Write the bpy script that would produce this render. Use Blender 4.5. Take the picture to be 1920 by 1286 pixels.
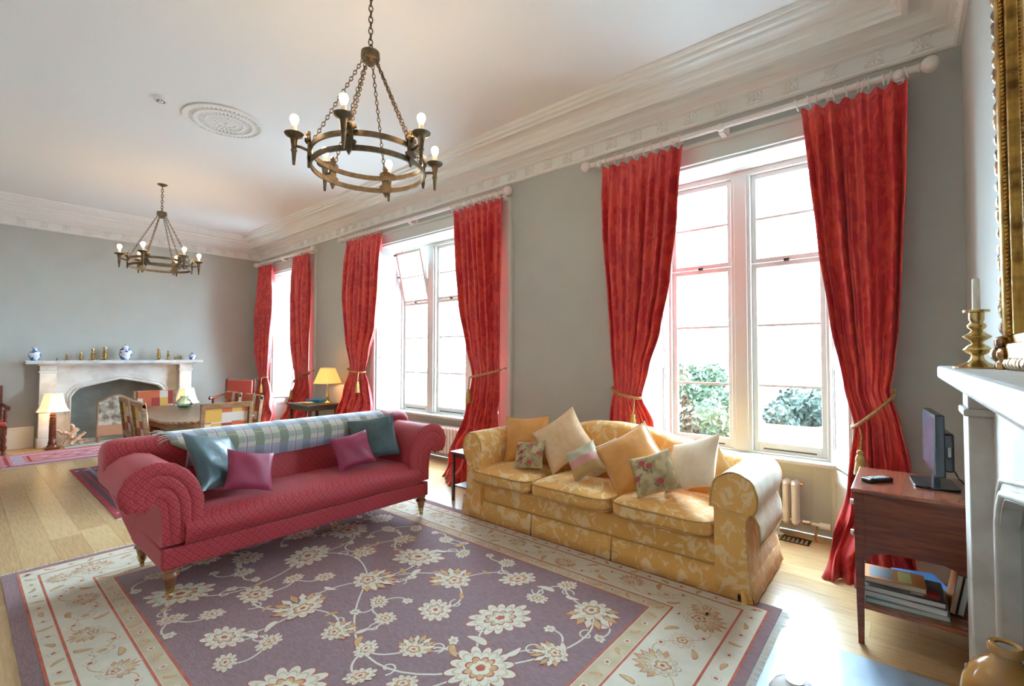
import bpy, math, random
from mathutils import Vector, Matrix
random.seed(7)
for o in list(bpy.data.objects): bpy.data.objects.remove(o)
scene = bpy.context.scene
COL = scene.collection
R = math.radians; PI = math.pi; sin = math.sin; cos = math.cos

# ------------------------------------------------------------------ camera
CAMZ = 1.5
yaw, pit, rol = R(40.06), R(1.547), R(0.086)
f = Vector((-sin(yaw)*cos(pit), cos(yaw)*cos(pit), sin(pit)))
r0 = Vector((cos(yaw), sin(yaw), 0)); u0 = r0.cross(f)
rr = cos(rol)*r0 + sin(rol)*u0; uu = -sin(rol)*r0 + cos(rol)*u0
cam = bpy.data.cameras.new('camera'); cam.lens = 874.1/1920*36; cam.sensor_width = 36; cam.clip_start = .02; cam.clip_end = 300
co = bpy.data.objects.new('camera', cam); COL.objects.link(co)
m = Matrix((rr, uu, -f)).transposed().to_4x4(); m.translation = (0, 0, CAMZ); co.matrix_world = m
scene.camera = co

# ------------------------------------------------------------------ world, exposure
scene.view_settings.view_transform = 'Standard'; scene.view_settings.look = 'None'
scene.view_settings.exposure = 0.25; scene.view_settings.gamma = 1.0; scene.view_settings.use_curve_mapping = False
scene.cycles.diffuse_bounces = 8; scene.cycles.max_bounces = 14
SKY = 60.0
w = bpy.data.worlds.new('overcast_sky'); scene.world = w; w.use_nodes = True
bg = w.node_tree.nodes['Background']; bg.inputs[0].default_value = (.56, .81, 1.0, 1); bg.inputs[1].default_value = SKY

# room numbers (metres): window wall inner face, right wall, far wall, back wall, ceiling
D, XR, XL, YB, ZC = 4.25, .32, -10.88, -.62, 3.95
YG = 4.66            # glass plane

# ------------------------------------------------------------------ materials
MATS = {}
def nodes(name):
    mt = bpy.data.materials.new(name); mt.use_nodes = True; nt = mt.node_tree
    return mt, nt, nt.nodes, nt.links, nt.nodes['Principled BSDF']
def setp(p, **k):
    for a, b in k.items():
        if a in p.inputs: p.inputs[a].default_value = b
def col4(c): return (c[0], c[1], c[2], 1)
def M(name, c, rough=.5, metal=0, c2=None, scale=6, detail=3, lo=.35, hi=.65, bump=0, bscale=None, stretch=None, emit=None, es=0, spec=.5, uv=False, sheen=0, coat=0, bdist=.01):
    mt, nt, N, L, p = nodes(name)
    p.inputs['Base Color'].default_value = col4(c); setp(p, Roughness=rough, Metallic=metal)
    setp(p, **{'Specular IOR Level': spec, 'Sheen Weight': sheen, 'Coat Weight': coat})
    src = None
    if c2 is not None or bump:
        tc = N.new('ShaderNodeTexCoord'); src = tc.outputs['UV' if uv else 'Object']
        if stretch:
            mp = N.new('ShaderNodeMapping'); mp.inputs['Scale'].default_value = stretch; L.new(src, mp.inputs[0]); src = mp.outputs[0]
    if c2 is not None:
        no = N.new('ShaderNodeTexNoise'); no.inputs['Scale'].default_value = scale; no.inputs['Detail'].default_value = detail; L.new(src, no.inputs['Vector'])
        cr = N.new('ShaderNodeValToRGB'); e = cr.color_ramp.elements
        e[0].position = lo; e[0].color = col4(c); e[1].position = hi; e[1].color = col4(c2)
        L.new(no.outputs['Fac'], cr.inputs[0]); L.new(cr.outputs[0], p.inputs['Base Color'])
    if bump:
        nb = N.new('ShaderNodeTexNoise'); nb.inputs['Scale'].default_value = bscale or scale*4; nb.inputs['Detail'].default_value = 4; L.new(src, nb.inputs['Vector'])
        bp = N.new('ShaderNodeBump'); bp.inputs['Strength'].default_value = bump; bp.inputs['Distance'].default_value = bdist
        L.new(nb.outputs['Fac'], bp.inputs['Height']); L.new(bp.outputs[0], p.inputs['Normal'])
    if emit: setp(p, **{'Emission Color': col4(emit), 'Emission Strength': es})
    MATS[name] = mt; return mt

M('wall_paint', (.46, .46, .42), .75, c2=(.48, .48, .44), scale=3, bump=.05, bscale=90)
M('ceiling_paint', (.86, .86, .855), .8, bump=.04, bscale=60)
M('plaster_white', (.84, .84, .82), .6)
M('wood_paint', (.66, .68, .64), .35)
M('base_paint', (.80, .77, .66), .4)
M('pole_paint', (.80, .72, .68), .4)
M('radiator_paint', (.84, .82, .77), .35)
M('iron', (.085, .058, .035), .5, .75, c2=(.16, .11, .06), scale=30, bump=.2, bscale=120, bdist=.003)
M('brass', (.56, .40, .17), .25, 1)
M('brass_dark', (.50, .36, .14), .3, 1)
M('candle_sleeve', (.82, .76, .62), .6)
M('wax', (.88, .86, .78), .5)
M('bulb_lit', (1, .9, .7), .3, emit=(1, .70, .38), es=130)
M('bulb_off', (.9, .9, .88), .2)
M('mahogany', (.09, .018, .008), .32, c2=(.17, .038, .016), scale=7, stretch=(1, 1, 9), coat=.08, spec=.35)
M('mahogany_flat', (.15, .035, .016), .26, c2=(.30, .085, .035), scale=6, stretch=(1, 8, 1), coat=.4)
M('dark_wood', (.055, .022, .014), .3, c2=(.11, .04, .022), scale=8, stretch=(1, 1, 6))
M('oak_wood', (.17, .085, .038), .45, c2=(.29, .155, .07), scale=9, stretch=(1, 1, 6), bump=.1)
M('table_top', (.20, .115, .06), .3, c2=(.30, .185, .105), scale=6, stretch=(1, 7, 1))
M('leg_wood', (.16, .05, .02), .3, c2=(.26, .09, .035), scale=12)
M('red_leather', (.34, .035, .018), .45, bump=.1, bscale=60)
M('stone', (.64, .61, .56), .55, c2=(.44, .38, .32), scale=4.5, detail=8, lo=.42, hi=.75, bump=.15, bscale=30)
M('stone_shelf', (.60, .60, .58), .4, c2=(.44, .43, .41), scale=9, detail=8, lo=.4, hi=.75)
M('slate', (.24, .30, .37), .30, c2=(.31, .37, .43), scale=7, detail=8, bump=.15, bscale=18)
M('hearth_stone', (.50, .50, .47), .45, c2=(.42, .41, .38), scale=6)
M('soot_hole_shade', (.30, .29, .25), .8, c2=(.22, .21, .18), scale=4)  # fireback grey, also the painted shade in the ceiling rose's holes
M('porcelain', (.78, .82, .86), .15, c2=(.05, .13, .42), scale=17, detail=4, lo=.52, hi=.56, coat=.5)
M('porcelain_plain', (.80, .83, .86), .15, coat=.5)
M('porcelain_blue', (.06, .15, .45), .15, coat=.5)
M('shade_cream', (.85, .74, .50), .7, emit=(1, .72, .36), es=.75)
M('shade_amber', (.80, .45, .16), .7, emit=(1, .45, .10), es=1.0)
M('shade_trim', (.78, .66, .42), .7)
M('glass_lamp', (.5, .75, .68), .05, spec=.8)
M('teal_silk', (.018, .045, .050), .34, c2=(.045, .085, .09), scale=5, bump=.25, bscale=9, sheen=.2, bdist=.02)
M('magenta_silk', (.21, .010, .042), .5, c2=(.25, .015, .055), scale=8, bump=.15, bscale=300, bdist=.002)
M('gold_velvet', (.50, .19, .022), .5, c2=(.64, .27, .045), scale=5, bump=.25, bscale=10, sheen=.4, bdist=.02)
M('cream_linen', (.70, .45, .25), .8, c2=(.75, .52, .31), scale=20, bump=.15, bscale=300, bdist=.002)
M('ivory_linen', (.82, .63, .44), .75, c2=(.85, .69, .50), scale=20, bump=.15, bscale=300, bdist=.002)
M('floral_cloth', (.50, .38, .21), .8, c2=(.36, .26, .12), scale=14, lo=.45, hi=.55)
M('rose_print', (.38, .05, .055), .8)
M('leaf_print', (.20, .19, .075), .8)
M('pink_cloth', (.60, .25, .22), .75)
M('ochre_cloth', (.45, .25, .085), .75)
M('sage_cloth', (.52, .47, .33), .75)
M('piping_gold', (.45, .24, .07), .7)
M('rope', (.42, .24, .08), .6, c2=(.30, .10, .03), scale=60)
M('tassel', (.50, .33, .11), .7, c2=(.34, .2, .05), scale=40, stretch=(1, 1, .1))
M('black_plastic', (.012, .013, .016), .22)
M('screen_glass', (.10, .13, .17), .12)
M('grey_button', (.45, .48, .5), .5)
M('grille_iron', (.035, .033, .03), .5, .4)
M('copper', (.60, .33, .17), .3, 1)
M('chrome', (.75, .75, .75), .15, 1)
M('stoneware', (.27, .115, .022), .18, c2=(.36, .165, .04), scale=5, coat=.6)
M('stoneware_base', (.60, .50, .32), .2, coat=.6)
M('gilt', (.52, .29, .075), .3, .9, c2=(.16, .065, .02), scale=22, lo=.4, hi=.72, bump=.4, bscale=45)
M('gilt_bright', (.62, .37, .10), .25, .9, c2=(.35, .17, .04), scale=15)
M('gilt_dark', (.13, .06, .035), .3, .8, c2=(.50, .30, .10), scale=30, bump=.4, bscale=60)
M('mirror_glass', (.75, .72, .62), .03, 1)
M('paper', (.80, .79, .74), .7)
M('book_orange', (.62, .22, .05), .4)
M('book_black', (.03, .03, .04), .3)
M('book_blue', (.06, .20, .42), .35)
M('book_teal', (.08, .30, .33), .4)
M('green_glass', (.02, .22, .10), .1)
M('book_grey', (.45, .47, .48), .5)
M('print_pink', (.60, .16, .14), .5)
M('print_red', (.50, .03, .03), .5)
M('print_yellow', (.72, .62, .22), .5)
M('print_grey', (.20, .21, .22), .5)
M('blue_folder', (.012, .16, .42), .35)
M('green_table', (.045, .055, .04), .3, c2=(.08, .085, .06), scale=9)
M('driftwood', (.42, .25, .15), .7, c2=(.60, .42, .30), scale=14, bump=.4, bscale=30)
M('tapestry', (.42, .36, .28), .85, c2=(.13, .09, .06), scale=8, detail=7, lo=.42, hi=.6)
M('tapestry_band', (.36, .17, .09), .7)
M('white_ware', (.85, .85, .83), .15, coat=.5)
M('bark', (.10, .07, .05), .9)
M('gravel', (.30, .30, .29), .9, c2=(.24, .24, .235), scale=2)
M('leaf_dark', (.006, .011, .004), .7)
M('leaf_mid', (.013, .021, .0035), .7)
M('garden_stone', (.045, .05, .06), .9, c2=(.07, .075, .08), scale=3)
M('laundry', (.75, .75, .75), .8)
M('drum_blue', (.015, .06, .14), .5)
M('rug_mauve', (.185, .105, .11), .95, c2=(.25, .15, .15), scale=30, stretch=(1, 7, 1), bump=.3, bscale=250, bdist=.003)
M('rug_cream', (.60, .535, .42), .95, c2=(.55, .49, .385), scale=14, bump=.3, bscale=250, bdist=.003)
M('rug_tan', (.50, .395, .26), .95, c2=(.43, .33, .21), scale=14, bump=.3, bscale=250, bdist=.003)
M('rug_red', (.34, .065, .035), .95, c2=(.42, .11, .06), scale=20)
M('rug_gold', (.50, .33, .16), .95, c2=(.44, .26, .11), scale=20)
M('rug_fringe', (.52, .48, .42), .95)
M('rug_crimson', (.24, .012, .022), .95, c2=(.30, .03, .035), scale=30)
M('rug_navy', (.035, .025, .045), .95, c2=(.09, .05, .07), scale=40)
M('rug_pink', (.42, .10, .12), .95, c2=(.50, .22, .24), scale=26, stretch=(1, 3, 1))
M('rug_lilac', (.36, .25, .33), .95, c2=(.45, .34, .40), scale=26)

def damask(name, a, b, scale, rough, lo=.47, hi=.53, sheen=.3, transl=0, uv=True, bump=.12):
    mt, nt, N, L, p = nodes(name)
    tc = N.new('ShaderNodeTexCoord'); src = tc.outputs['UV' if uv else 'Object']
    n0 = N.new('ShaderNodeTexNoise'); n0.inputs['Scale'].default_value = scale*.7; n0.inputs['Detail'].default_value = 1; L.new(src, n0.inputs['Vector'])
    mx = N.new('ShaderNodeMixRGB'); mx.inputs[0].default_value = .12; L.new(src, mx.inputs[1]); L.new(n0.outputs['Color'], mx.inputs[2])
    vo = N.new('ShaderNodeTexVoronoi'); vo.feature = 'SMOOTH_F1'; vo.inputs['Scale'].default_value = scale*1.1; L.new(mx.outputs[0], vo.inputs['Vector'])
    no = N.new('ShaderNodeTexNoise'); no.inputs['Scale'].default_value = scale*1.5; no.inputs['Detail'].default_value = 2.5; no.inputs['Distortion'].default_value = 1.2; L.new(mx.outputs[0], no.inputs['Vector'])
    ad = N.new('ShaderNodeMath'); ad.operation = 'MULTIPLY_ADD'; ad.inputs[1].default_value = .35; L.new(vo.outputs['Distance'], ad.inputs[0]); L.new(no.outputs['Fac'], ad.inputs[2])
    sb = N.new('ShaderNodeMath'); sb.operation = 'SUBTRACT'; sb.inputs[1].default_value = .16; L.new(ad.outputs[0], sb.inputs[0])
    cr = N.new('ShaderNodeValToRGB'); e = cr.color_ramp.elements
    e[0].position = lo; e[0].color = col4(a); e[1].position = hi; e[1].color = col4(b)
    L.new(sb.outputs[0], cr.inputs[0]); L.new(cr.outputs[0], p.inputs['Base Color'])
    setp(p, Roughness=rough, **{'Sheen Weight': sheen})
    nb = N.new('ShaderNodeTexNoise'); nb.inputs['Scale'].default_value = scale*2.2; nb.inputs['Detail'].default_value = 3; L.new(src, nb.inputs['Vector'])
    bp = N.new('ShaderNodeBump'); bp.inputs['Strength'].default_value = bump; bp.inputs['Distance'].default_value = .01; L.new(nb.outputs['Fac'], bp.inputs['Height']); L.new(bp.outputs[0], p.inputs['Normal'])
    if transl:
        tr = N.new('ShaderNodeBsdfTranslucent'); L.new(cr.outputs[0], tr.inputs[0]); ms = N.new('ShaderNodeMixShader'); ms.inputs[0].default_value = transl
        out = N['Material Output']; L.new(p.outputs[0], ms.inputs[1]); L.new(tr.outputs[0], ms.inputs[2]); L.new(ms.outputs[0], out.inputs[0])
    MATS[name] = mt
damask('curtain_damask', (.44, .014, .020), (.58, .048, .03), 6.0, .42, .46, .54, .1, transl=0, bump=.3)
damask('sofa_damask', (.72, .36, .08), (.82, .57, .28), 9.5, .7, .50, .60, .2, uv=False, bump=.08)
damask('cover_damask', (.78, .60, .34), (.85, .74, .54), 6.5, .7, .44, .6, .3, uv=False, bump=.08)

def glass_mat():
    mt, nt, N, L, p = nodes('pane_glass')
    t = N.new('ShaderNodeBsdfTransparent'); g = N.new('ShaderNodeBsdfGlossy'); g.inputs['Roughness'].default_value = .02
    ms = N.new('ShaderNodeMixShader'); ms.inputs[0].default_value = .06; L.new(t.outputs[0], ms.inputs[1]); L.new(g.outputs[0], ms.inputs[2]); L.new(ms.outputs[0], N['Material Output'].inputs[0])
    MATS['pane_glass'] = mt
glass_mat()
def vase_glass():
    mt, nt, N, L, p = nodes('vase_glass')
    t = N.new('ShaderNodeBsdfTransparent'); t.inputs[0].default_value = (.86, .95, .92, 1); g = N.new('ShaderNodeBsdfGlossy'); g.inputs['Roughness'].default_value = .04
    lw = N.new('ShaderNodeLayerWeight'); lw.inputs[0].default_value = .45; ms = N.new('ShaderNodeMixShader'); L.new(lw.outputs['Facing'], ms.inputs[0]); L.new(t.outputs[0], ms.inputs[1]); L.new(g.outputs[0], ms.inputs[2]); L.new(ms.outputs[0], N['Material Output'].inputs[0])
    MATS['vase_glass'] = mt
vase_glass()

def math_node(N, L, op, a, b=None, c=None):
    n = N.new('ShaderNodeMath'); n.operation = op
    for i, v in enumerate((a, b, c)):
        if v is None: continue
        if isinstance(v, (int, float)): n.inputs[i].default_value = v
        else: L.new(v, n.inputs[i])
    return n.outputs[0]
def diamond_mat():
    mt, nt, N, L, p = nodes('sofa_red')
    tc = N.new('ShaderNodeTexCoord'); sx = N.new('ShaderNodeSeparateXYZ'); L.new(tc.outputs['Object'], sx.inputs[0])
    ge = N.new('ShaderNodeNewGeometry'); sn = N.new('ShaderNodeSeparateXYZ'); L.new(ge.outputs['Normal'], sn.inputs[0])
    x, y, z = sx.outputs; nz = math_node(N, L, 'ABSOLUTE', sn.outputs[2]); up = math_node(N, L, 'GREATER_THAN', nz, .72)
    k = 2*PI/.052
    s = math_node(N, L, 'ADD', x, y); d = math_node(N, L, 'SUBTRACT', x, y)
    w1 = math_node(N, L, 'ADD', s, z); w2 = math_node(N, L, 'SUBTRACT', s, z)
    dz = math_node(N, L, 'SUBTRACT', d, w2); w2 = math_node(N, L, 'MULTIPLY_ADD', dz, up, w2)
    a = math_node(N, L, 'COSINE', math_node(N, L, 'MULTIPLY', w1, k)); b = math_node(N, L, 'COSINE', math_node(N, L, 'MULTIPLY', w2, k))
    mx = math_node(N, L, 'MAXIMUM', a, b); li = math_node(N, L, 'GREATER_THAN', mx, .80)
    mn = math_node(N, L, 'ADD', a, b); ce = math_node(N, L, 'LESS_THAN', mn, -1.55); fac = math_node(N, L, 'MAXIMUM', li, ce)
    mc = N.new('ShaderNodeMixRGB'); mc.inputs[1].default_value = (.38, .026, .036, 1); mc.inputs[2].default_value = (.25, .012, .020, 1)
    L.new(fac, mc.inputs[0]); L.new(mc.outputs[0], p.inputs['Base Color']); setp(p, Roughness=.7, **{'Sheen Weight': .18, 'Sheen Roughness': .4})
    p.inputs['Sheen Tint'].default_value = (1, .6, .6, 1); MATS['sofa_red'] = mt
diamond_mat()
def plaid_mat():
    mt, nt, N, L, p = nodes('plaid_wool')
    tc = N.new('ShaderNodeTexCoord'); sx = N.new('ShaderNodeSeparateXYZ'); L.new(tc.outputs['UV'], sx.inputs[0]); x, y = sx.outputs[0], sx.outputs[1]
    def band(v, period, lo, hi):
        q = math_node(N, L, 'FRACT', math_node(N, L, 'DIVIDE', v, period))
        return math_node(N, L, 'MULTIPLY', math_node(N, L, 'GREATER_THAN', q, lo), math_node(N, L, 'LESS_THAN', q, hi))
    cur = None
    def mix(fac, a, c, amt=1):
        n = N.new('ShaderNodeMixRGB'); L.new(math_node(N, L, 'MULTIPLY', fac, amt), n.inputs[0])
        if isinstance(a, tuple): n.inputs[1].default_value = col4(a)
        else: L.new(a, n.inputs[1])
        n.inputs[2].default_value = col4(c); return n.outputs[0]
    c = mix(band(x, .19, .0, .36), (.58, .56, .46), (.17, .21, .12), .8)
    c = mix(band(y, .21, .0, .33), c, (.25, .27, .45), .6)
    c = mix(band(y, .21, .5, .72), c, (.20, .26, .22), .55)
    c = mix(band(x, .19, .655, .69), c, (.25, .10, .25), .8)
    c = mix(band(x, .19, .62, .65), c, (.70, .62, .55), .7)
    c = mix(band(y, .21, .84, .87), c, (.62, .55, .62), .6)
    L.new(c, p.inputs['Base Color']); setp(p, Roughness=.95, **{'Sheen Weight': .4}); MATS['plaid_wool'] = mt
plaid_mat()
def check_mat():
    mt, nt, N, L, p = nodes('check_cloth')
    tc = N.new('ShaderNodeTexCoord'); vm = N.new('ShaderNodeVectorMath'); vm.operation = 'SCALE'; vm.inputs[3].default_value = 10; L.new(tc.outputs['Object'], vm.inputs[0])
    va = N.new('ShaderNodeVectorMath'); va.operation = 'ADD'; va.inputs[1].default_value = (.5, .37, .31); L.new(vm.outputs[0], va.inputs[0])
    vf = N.new('ShaderNodeVectorMath'); vf.operation = 'FLOOR'; L.new(va.outputs[0], vf.inputs[0])
    wn = N.new('ShaderNodeTexWhiteNoise'); wn.noise_dimensions = '3D'; L.new(vf.outputs[0], wn.inputs['Vector'])
    cr = N.new('ShaderNodeValToRGB'); cr.color_ramp.interpolation = 'CONSTANT'; e = cr.color_ramp.elements
    e[0].position = 0; e[0].color = (.45, .09, .035, 1); e[1].position = .28; e[1].color = (.55, .30, .06, 1)
    for ps, c in ((.52, (.28, .025, .02)), (.74, (.55, .47, .40))): q = e.new(ps); q.color = col4(c)
    L.new(wn.outputs['Value'], cr.inputs[0]); L.new(cr.outputs[0], p.inputs['Base Color']); setp(p, Roughness=.8); MATS['check_cloth'] = mt
check_mat()
def plank_mats():
    for i, (a, b) in enumerate((((.44, .27, .125), (.52, .34, .17)), ((.50, .32, .155), (.58, .39, .20)), ((.40, .235, .105), (.50, .31, .15)), ((.48, .29, .135), (.55, .36, .19)))):
        M('oak_plank%d' % i, a, .24, c2=b, scale=5, detail=6, stretch=(1.2, 14, 1), bump=.04, bscale=20)
plank_mats()

# ------------------------------------------------------------------ mesh helpers
class MB:
    def __init__(s): s.v = []; s.f = []; s.uv = {}
    def add(s, vs, fs):
        o = len(s.v); s.v += [tuple(q) for q in vs]; s.f += [tuple(i+o for i in q) for q in fs]; return o
    def box(s, x0, x1, y0, y1, z0, z1):
        s.add([(x, y, z) for x in (x0, x1) for y in (y0, y1) for z in (z0, z1)], [(0, 1, 3, 2), (4, 6, 7, 5), (0, 4, 5, 1), (2, 3, 7, 6), (0, 2, 6, 4), (1, 5, 7, 3)]); return s
    def obox(s, o, ex, ey, ez, a, b, c):
        o = Vector(o); ex = Vector(ex); ey = Vector(ey); ez = Vector(ez)
        s.add([o+ex*x+ey*y+ez*z for x in a for y in b for z in c], [(0, 1, 3, 2), (4, 6, 7, 5), (0, 4, 5, 1), (2, 3, 7, 6), (0, 2, 6, 4), (1, 5, 7, 3)]); return s
    def prism(s, poly, fn, a, b):
        n = len(poly); s.add([fn(p[0], p[1], a) for p in poly]+[fn(p[0], p[1], b) for p in poly],
              [tuple(range(n))[::-1], tuple(range(n, 2*n))]+[(i, (i+1) % n, n+(i+1) % n, n+i) for i in range(n)]); return s
    def lathe(s, prof, seg=20, c=(0, 0, 0), ax=2, sc=(1, 1)):
        n = len(prof); vs = []
        for i in range(seg):
            a = 2*PI*i/seg
            for r, z in prof:
                p = (r*cos(a)*sc[0], r*sin(a)*sc[1], z)
                if ax == 0: p = (z, p[0], p[1])
                elif ax == 1: p = (p[0], z, p[1])
                vs.append((p[0]+c[0], p[1]+c[1], p[2]+c[2]))
        fs = [(i*n+j, ((i+1) % seg)*n+j, ((i+1) % seg)*n+j+1, i*n+j+1) for i in range(seg) for j in range(n-1)]
        o = s.add(vs, fs)
        for j in (0, n-1):
            if prof[j][0] > 1e-4: s.f.append(tuple(o+i*n+j for i in range(seg)))
        return s
    def tube(s, pts, r, seg=8, closed=False, cap=True):
        P = [Vector(p) for p in pts]; n = len(P); vs = []; up = None
        for i in range(n):
            t = (P[(i+1) % n]-P[i-1]) if closed else (P[min(i+1, n-1)]-P[max(i-1, 0)])
            if t.length < 1e-9: t = Vector((0, 0, 1))
            t.normalize()
            if up is None: up = Vector((0, 0, 1)) if abs(t.z) < .9 else Vector((1, 0, 0))
            a = t.cross(up)
            if a.length < 1e-6: a = t.cross(Vector((.3, 1, .2)))
            a.normalize(); b = a.cross(t); up = b if not closed else up
            rad = r[i] if isinstance(r, (list, tuple)) else r
            vs += [P[i]+(a*cos(2*PI*k/seg)+b*sin(2*PI*k/seg))*rad for k in range(seg)]
        m = n if closed else n-1
        fs = [(i*seg+k, i*seg+(k+1) % seg, ((i+1) % n)*seg+(k+1) % seg, ((i+1) % n)*seg+k) for i in range(m) for k in range(seg)]
        o = s.add(vs, fs)
        if not closed and cap: s.f += [tuple(o+k for k in range(seg))[::-1], tuple(o+(n-1)*seg+k for k in range(seg))]
        return s
    def grid(s, fn, nu, nv, cu=False, cv=False, uvf=None):
        o = len(s.v)
        for i in range(nu):
            for j in range(nv):
                s.v.append(tuple(fn(i, j)))
                if uvf: s.uv[len(s.v)-1] = uvf(i, j)
        for i in range(nu if cu else nu-1):
            for j in range(nv if cv else nv-1):
                i2 = (i+1) % nu; j2 = (j+1) % nv
                s.f.append((o+i*nv+j, o+i2*nv+j, o+i2*nv+j2, o+i*nv+j2))
        return s
    def ball(s, c, r, nu=14, nv=8):
        rx, ry, rz = r if isinstance(r, (tuple, list)) else (r, r, r)
        n = nv-1; vs = []; fs = []
        for i in range(nu):
            for j in range(1, nv):
                a = 2*PI*i/nu; b = PI*j/nv; vs.append((c[0]+rx*sin(b)*cos(a), c[1]+ry*sin(b)*sin(a), c[2]+rz*cos(b)))
        t = len(vs); vs += [(c[0], c[1], c[2]+rz), (c[0], c[1], c[2]-rz)]
        for i in range(nu):
            k = (i+1) % nu
            for j in range(n-1): fs.append((i*n+j, i*n+j+1, k*n+j+1, k*n+j))
            fs += [(i*n, k*n, t), (i*n+n-1, t+1, k*n+n-1)]
        s.add(vs, fs); return s
    def data(s, name):
        me = bpy.data.meshes.new(name); me.from_pydata(s.v, [], s.f); 
        if s.uv:
            ul = me.uv_layers.new(name='UVMap')
            for lp in me.loops: ul.data[lp.index].uv = s.uv.get(lp.vertex_index, (0, 0))
        return me
    def build(s, name, mat, parent=None, smooth=False, bevel=0, sub=0, world=True):
        if parent is not None and world:
            l = parent.matrix_basis.translation if parent.parent is None else parent.matrix_basis.translation + parent.parent.matrix_basis.translation
            s.v = [(a-l[0], b-l[1], c-l[2]) for a, b, c in s.v]
        me = s.data(name); o = bpy.data.objects.new(name, me); COL.objects.link(o)
        me.materials.append(MATS[mat] if isinstance(mat, str) else mat)
        import bmesh
        bm = bmesh.new(); bm.from_mesh(me); bmesh.ops.recalc_face_normals(bm, faces=bm.faces[:]); bm.to_mesh(me); bm.free()
        if smooth:
            for p in me.polygons: p.use_smooth = True
        if bevel:
            b = o.modifiers.new('bevel', 'BEVEL'); b.width = bevel; b.segments = 2; b.limit_method = 'ANGLE'; b.angle_limit = R(40)
        if sub:
            b = o.modifiers.new('sub', 'SUBSURF'); b.levels = sub; b.render_levels = sub
        if smooth and not sub:
            try: me.set_sharp_from_angle(angle=R(48))
            except Exception: pass
        if parent is not None: o.parent = parent
        return o
def tag(o, label, cat, group=None):
    o['label'] = label; o['category'] = cat
    if group: o['group'] = group
    return o
def thing(name, label, cat, loc=(0, 0, 0), rz=0, group=None):
    o = bpy.data.objects.new(name, None); COL.objects.link(o); o.location = loc; o.rotation_euler = (0, 0, rz); o.empty_display_size = .1
    return tag(o, label, cat, group)
def struct(o): o['kind'] = 'structure'; return o
def sempty(name, loc=(0, 0, 0)):
    o = bpy.data.objects.new(name, None); COL.objects.link(o); o.location = loc; o.empty_display_size = .1; return struct(o)
def copy_obj(o, parent=None):
    c = o.copy(); COL.objects.link(c)
    if parent is not None: c.parent = parent
    return c
def copy_tree(o, parent=None):
    c = copy_obj(o, parent)
    for ch in list(o.children):
        k = copy_obj(ch, c)
        for g in list(ch.children): copy_obj(g, k)
    return c
def lerp(a, b, t): return a+(b-a)*t
def interp(tab, z):
    tab = sorted(tab)
    if z <= tab[0][0]: return tab[0][1]
    for (a, p), (b, q) in zip(tab, tab[1:]):
        if z <= b:
            t = (z-a)/(b-a); t = t*t*(3-2*t)*.5+t*.5; return p+(q-p)*t
    return tab[-1][1]
def catmull(P, n=4, lock=()):
    out = []; m_ = len(P)
    for i in range(m_-1):
        a = P[max(i-1, 0)]; b = P[i]; c = P[i+1]; d = P[min(i+2, m_-1)]
        for k in range(n):
            t = k/n; out.append(tuple(.5*(2*b[q]+(c[q]-a[q])*t+(2*a[q]-5*b[q]+4*c[q]-d[q])*t*t+(3*b[q]-a[q]-3*c[q]+d[q])*t**3) for q in (0, 1)))
    out.append(tuple(P[-1])); return out
def smooth01(t): t = max(0, min(1, t)); return t*t*(3-2*t)

# ------------------------------------------------------------------ setting: shell
fl = struct(MB().box(XL-.44, XR+.44, YB-.1, 4.8, -.12, -.016).build('floor', 'dark_wood'))
PW = .189; rnd = random.Random(3); row = 0; yv = 3.16
while yv > YB-.2: yv -= PW
while yv < 4.66:
    x = XL-rnd.uniform(0, 1.8)
    while x < XR:
        x2 = x+rnd.uniform(1.7, 3.1); a, b = max(x, XL), min(x2, XR)
        if b-a > .05:
            MB().box(a+.0006, b-.0006, max(yv, YB)+.0006, min(yv+PW, 4.655)-.0006, -.016, rnd.uniform(-.0006, 0)).build('plank', 'oak_plank%d' % rnd.randrange(4), fl)
        x = x2
    yv += PW
struct(MB().box(XL-.1, XR+.1, YB-.1, D+.6, ZC, ZC+.1).build('ceiling', 'ceiling_paint'))
def recess_wall(name, x0, x1, a, b, h):
    mb = MB(); mb.box(x0, x1, YB-.1, a, 0, ZC); mb.box(x0, x1, b, D+.5, 0, ZC); mb.box(x0, x1, a, b, h, ZC); struct(mb.build(name, 'wall_paint'))
recess_wall('wall_far', XL-.42, XL, 1.255, 2.545, 1.08)
recess_wall('wall_right', XR, XR+.42, 1.04, 2.56, 1.12)
struct(MB().box(XL, XR, YB-.12, YB, 0, ZC).build('wall_back', 'wall_paint'))
# window wall: piers with splayed sides, lintels, aprons
WIN = [dict(n=1, face=(-1.97, -.30), sash=(-1.82, -.45), lights=[(-1.78, -1.215), (-1.05, -.49)]),
       dict(n=2, face=(-6.37, -3.76), sash=(-6.22, -3.90), lights=[(-6.18, -5.56), (-5.375, -4.725), (-4.54, -3.94)]),
       dict(n=3, face=(-10.12, -8.48), sash=(-9.98, -8.62), lights=[(-9.94, -9.385), (-9.215, -8.66)])]
ZH = 3.2
wb = MB(); order = sorted(WIN, key=lambda q: q['face'][0])
def plan(x, y, z): return (x, y, z)
edges = [(XL, XL)]
for q in order: edges += [(q['face'][0], q['sash'][0]), (q['face'][1], q['sash'][1])]
edges.append((XR, XR))
for i in range(0, len(edges), 2):
    (a, a2), (b, b2) = edges[i], edges[i+1]
    wb.prism([(a, D), (b, D), (b2, 4.62), (b2, 4.8), (a2, 4.8), (a2, 4.62)], plan, 0, ZC)
for q in order:
    wb.box(q['face'][0], q['face'][1], D, 4.8, ZH+.02, ZC)
    wb.box(q['sash'][0], q['sash'][1], 4.71, 4.8, 0, .60)
struct(wb.build('wall_window', 'wall_paint'))

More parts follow.
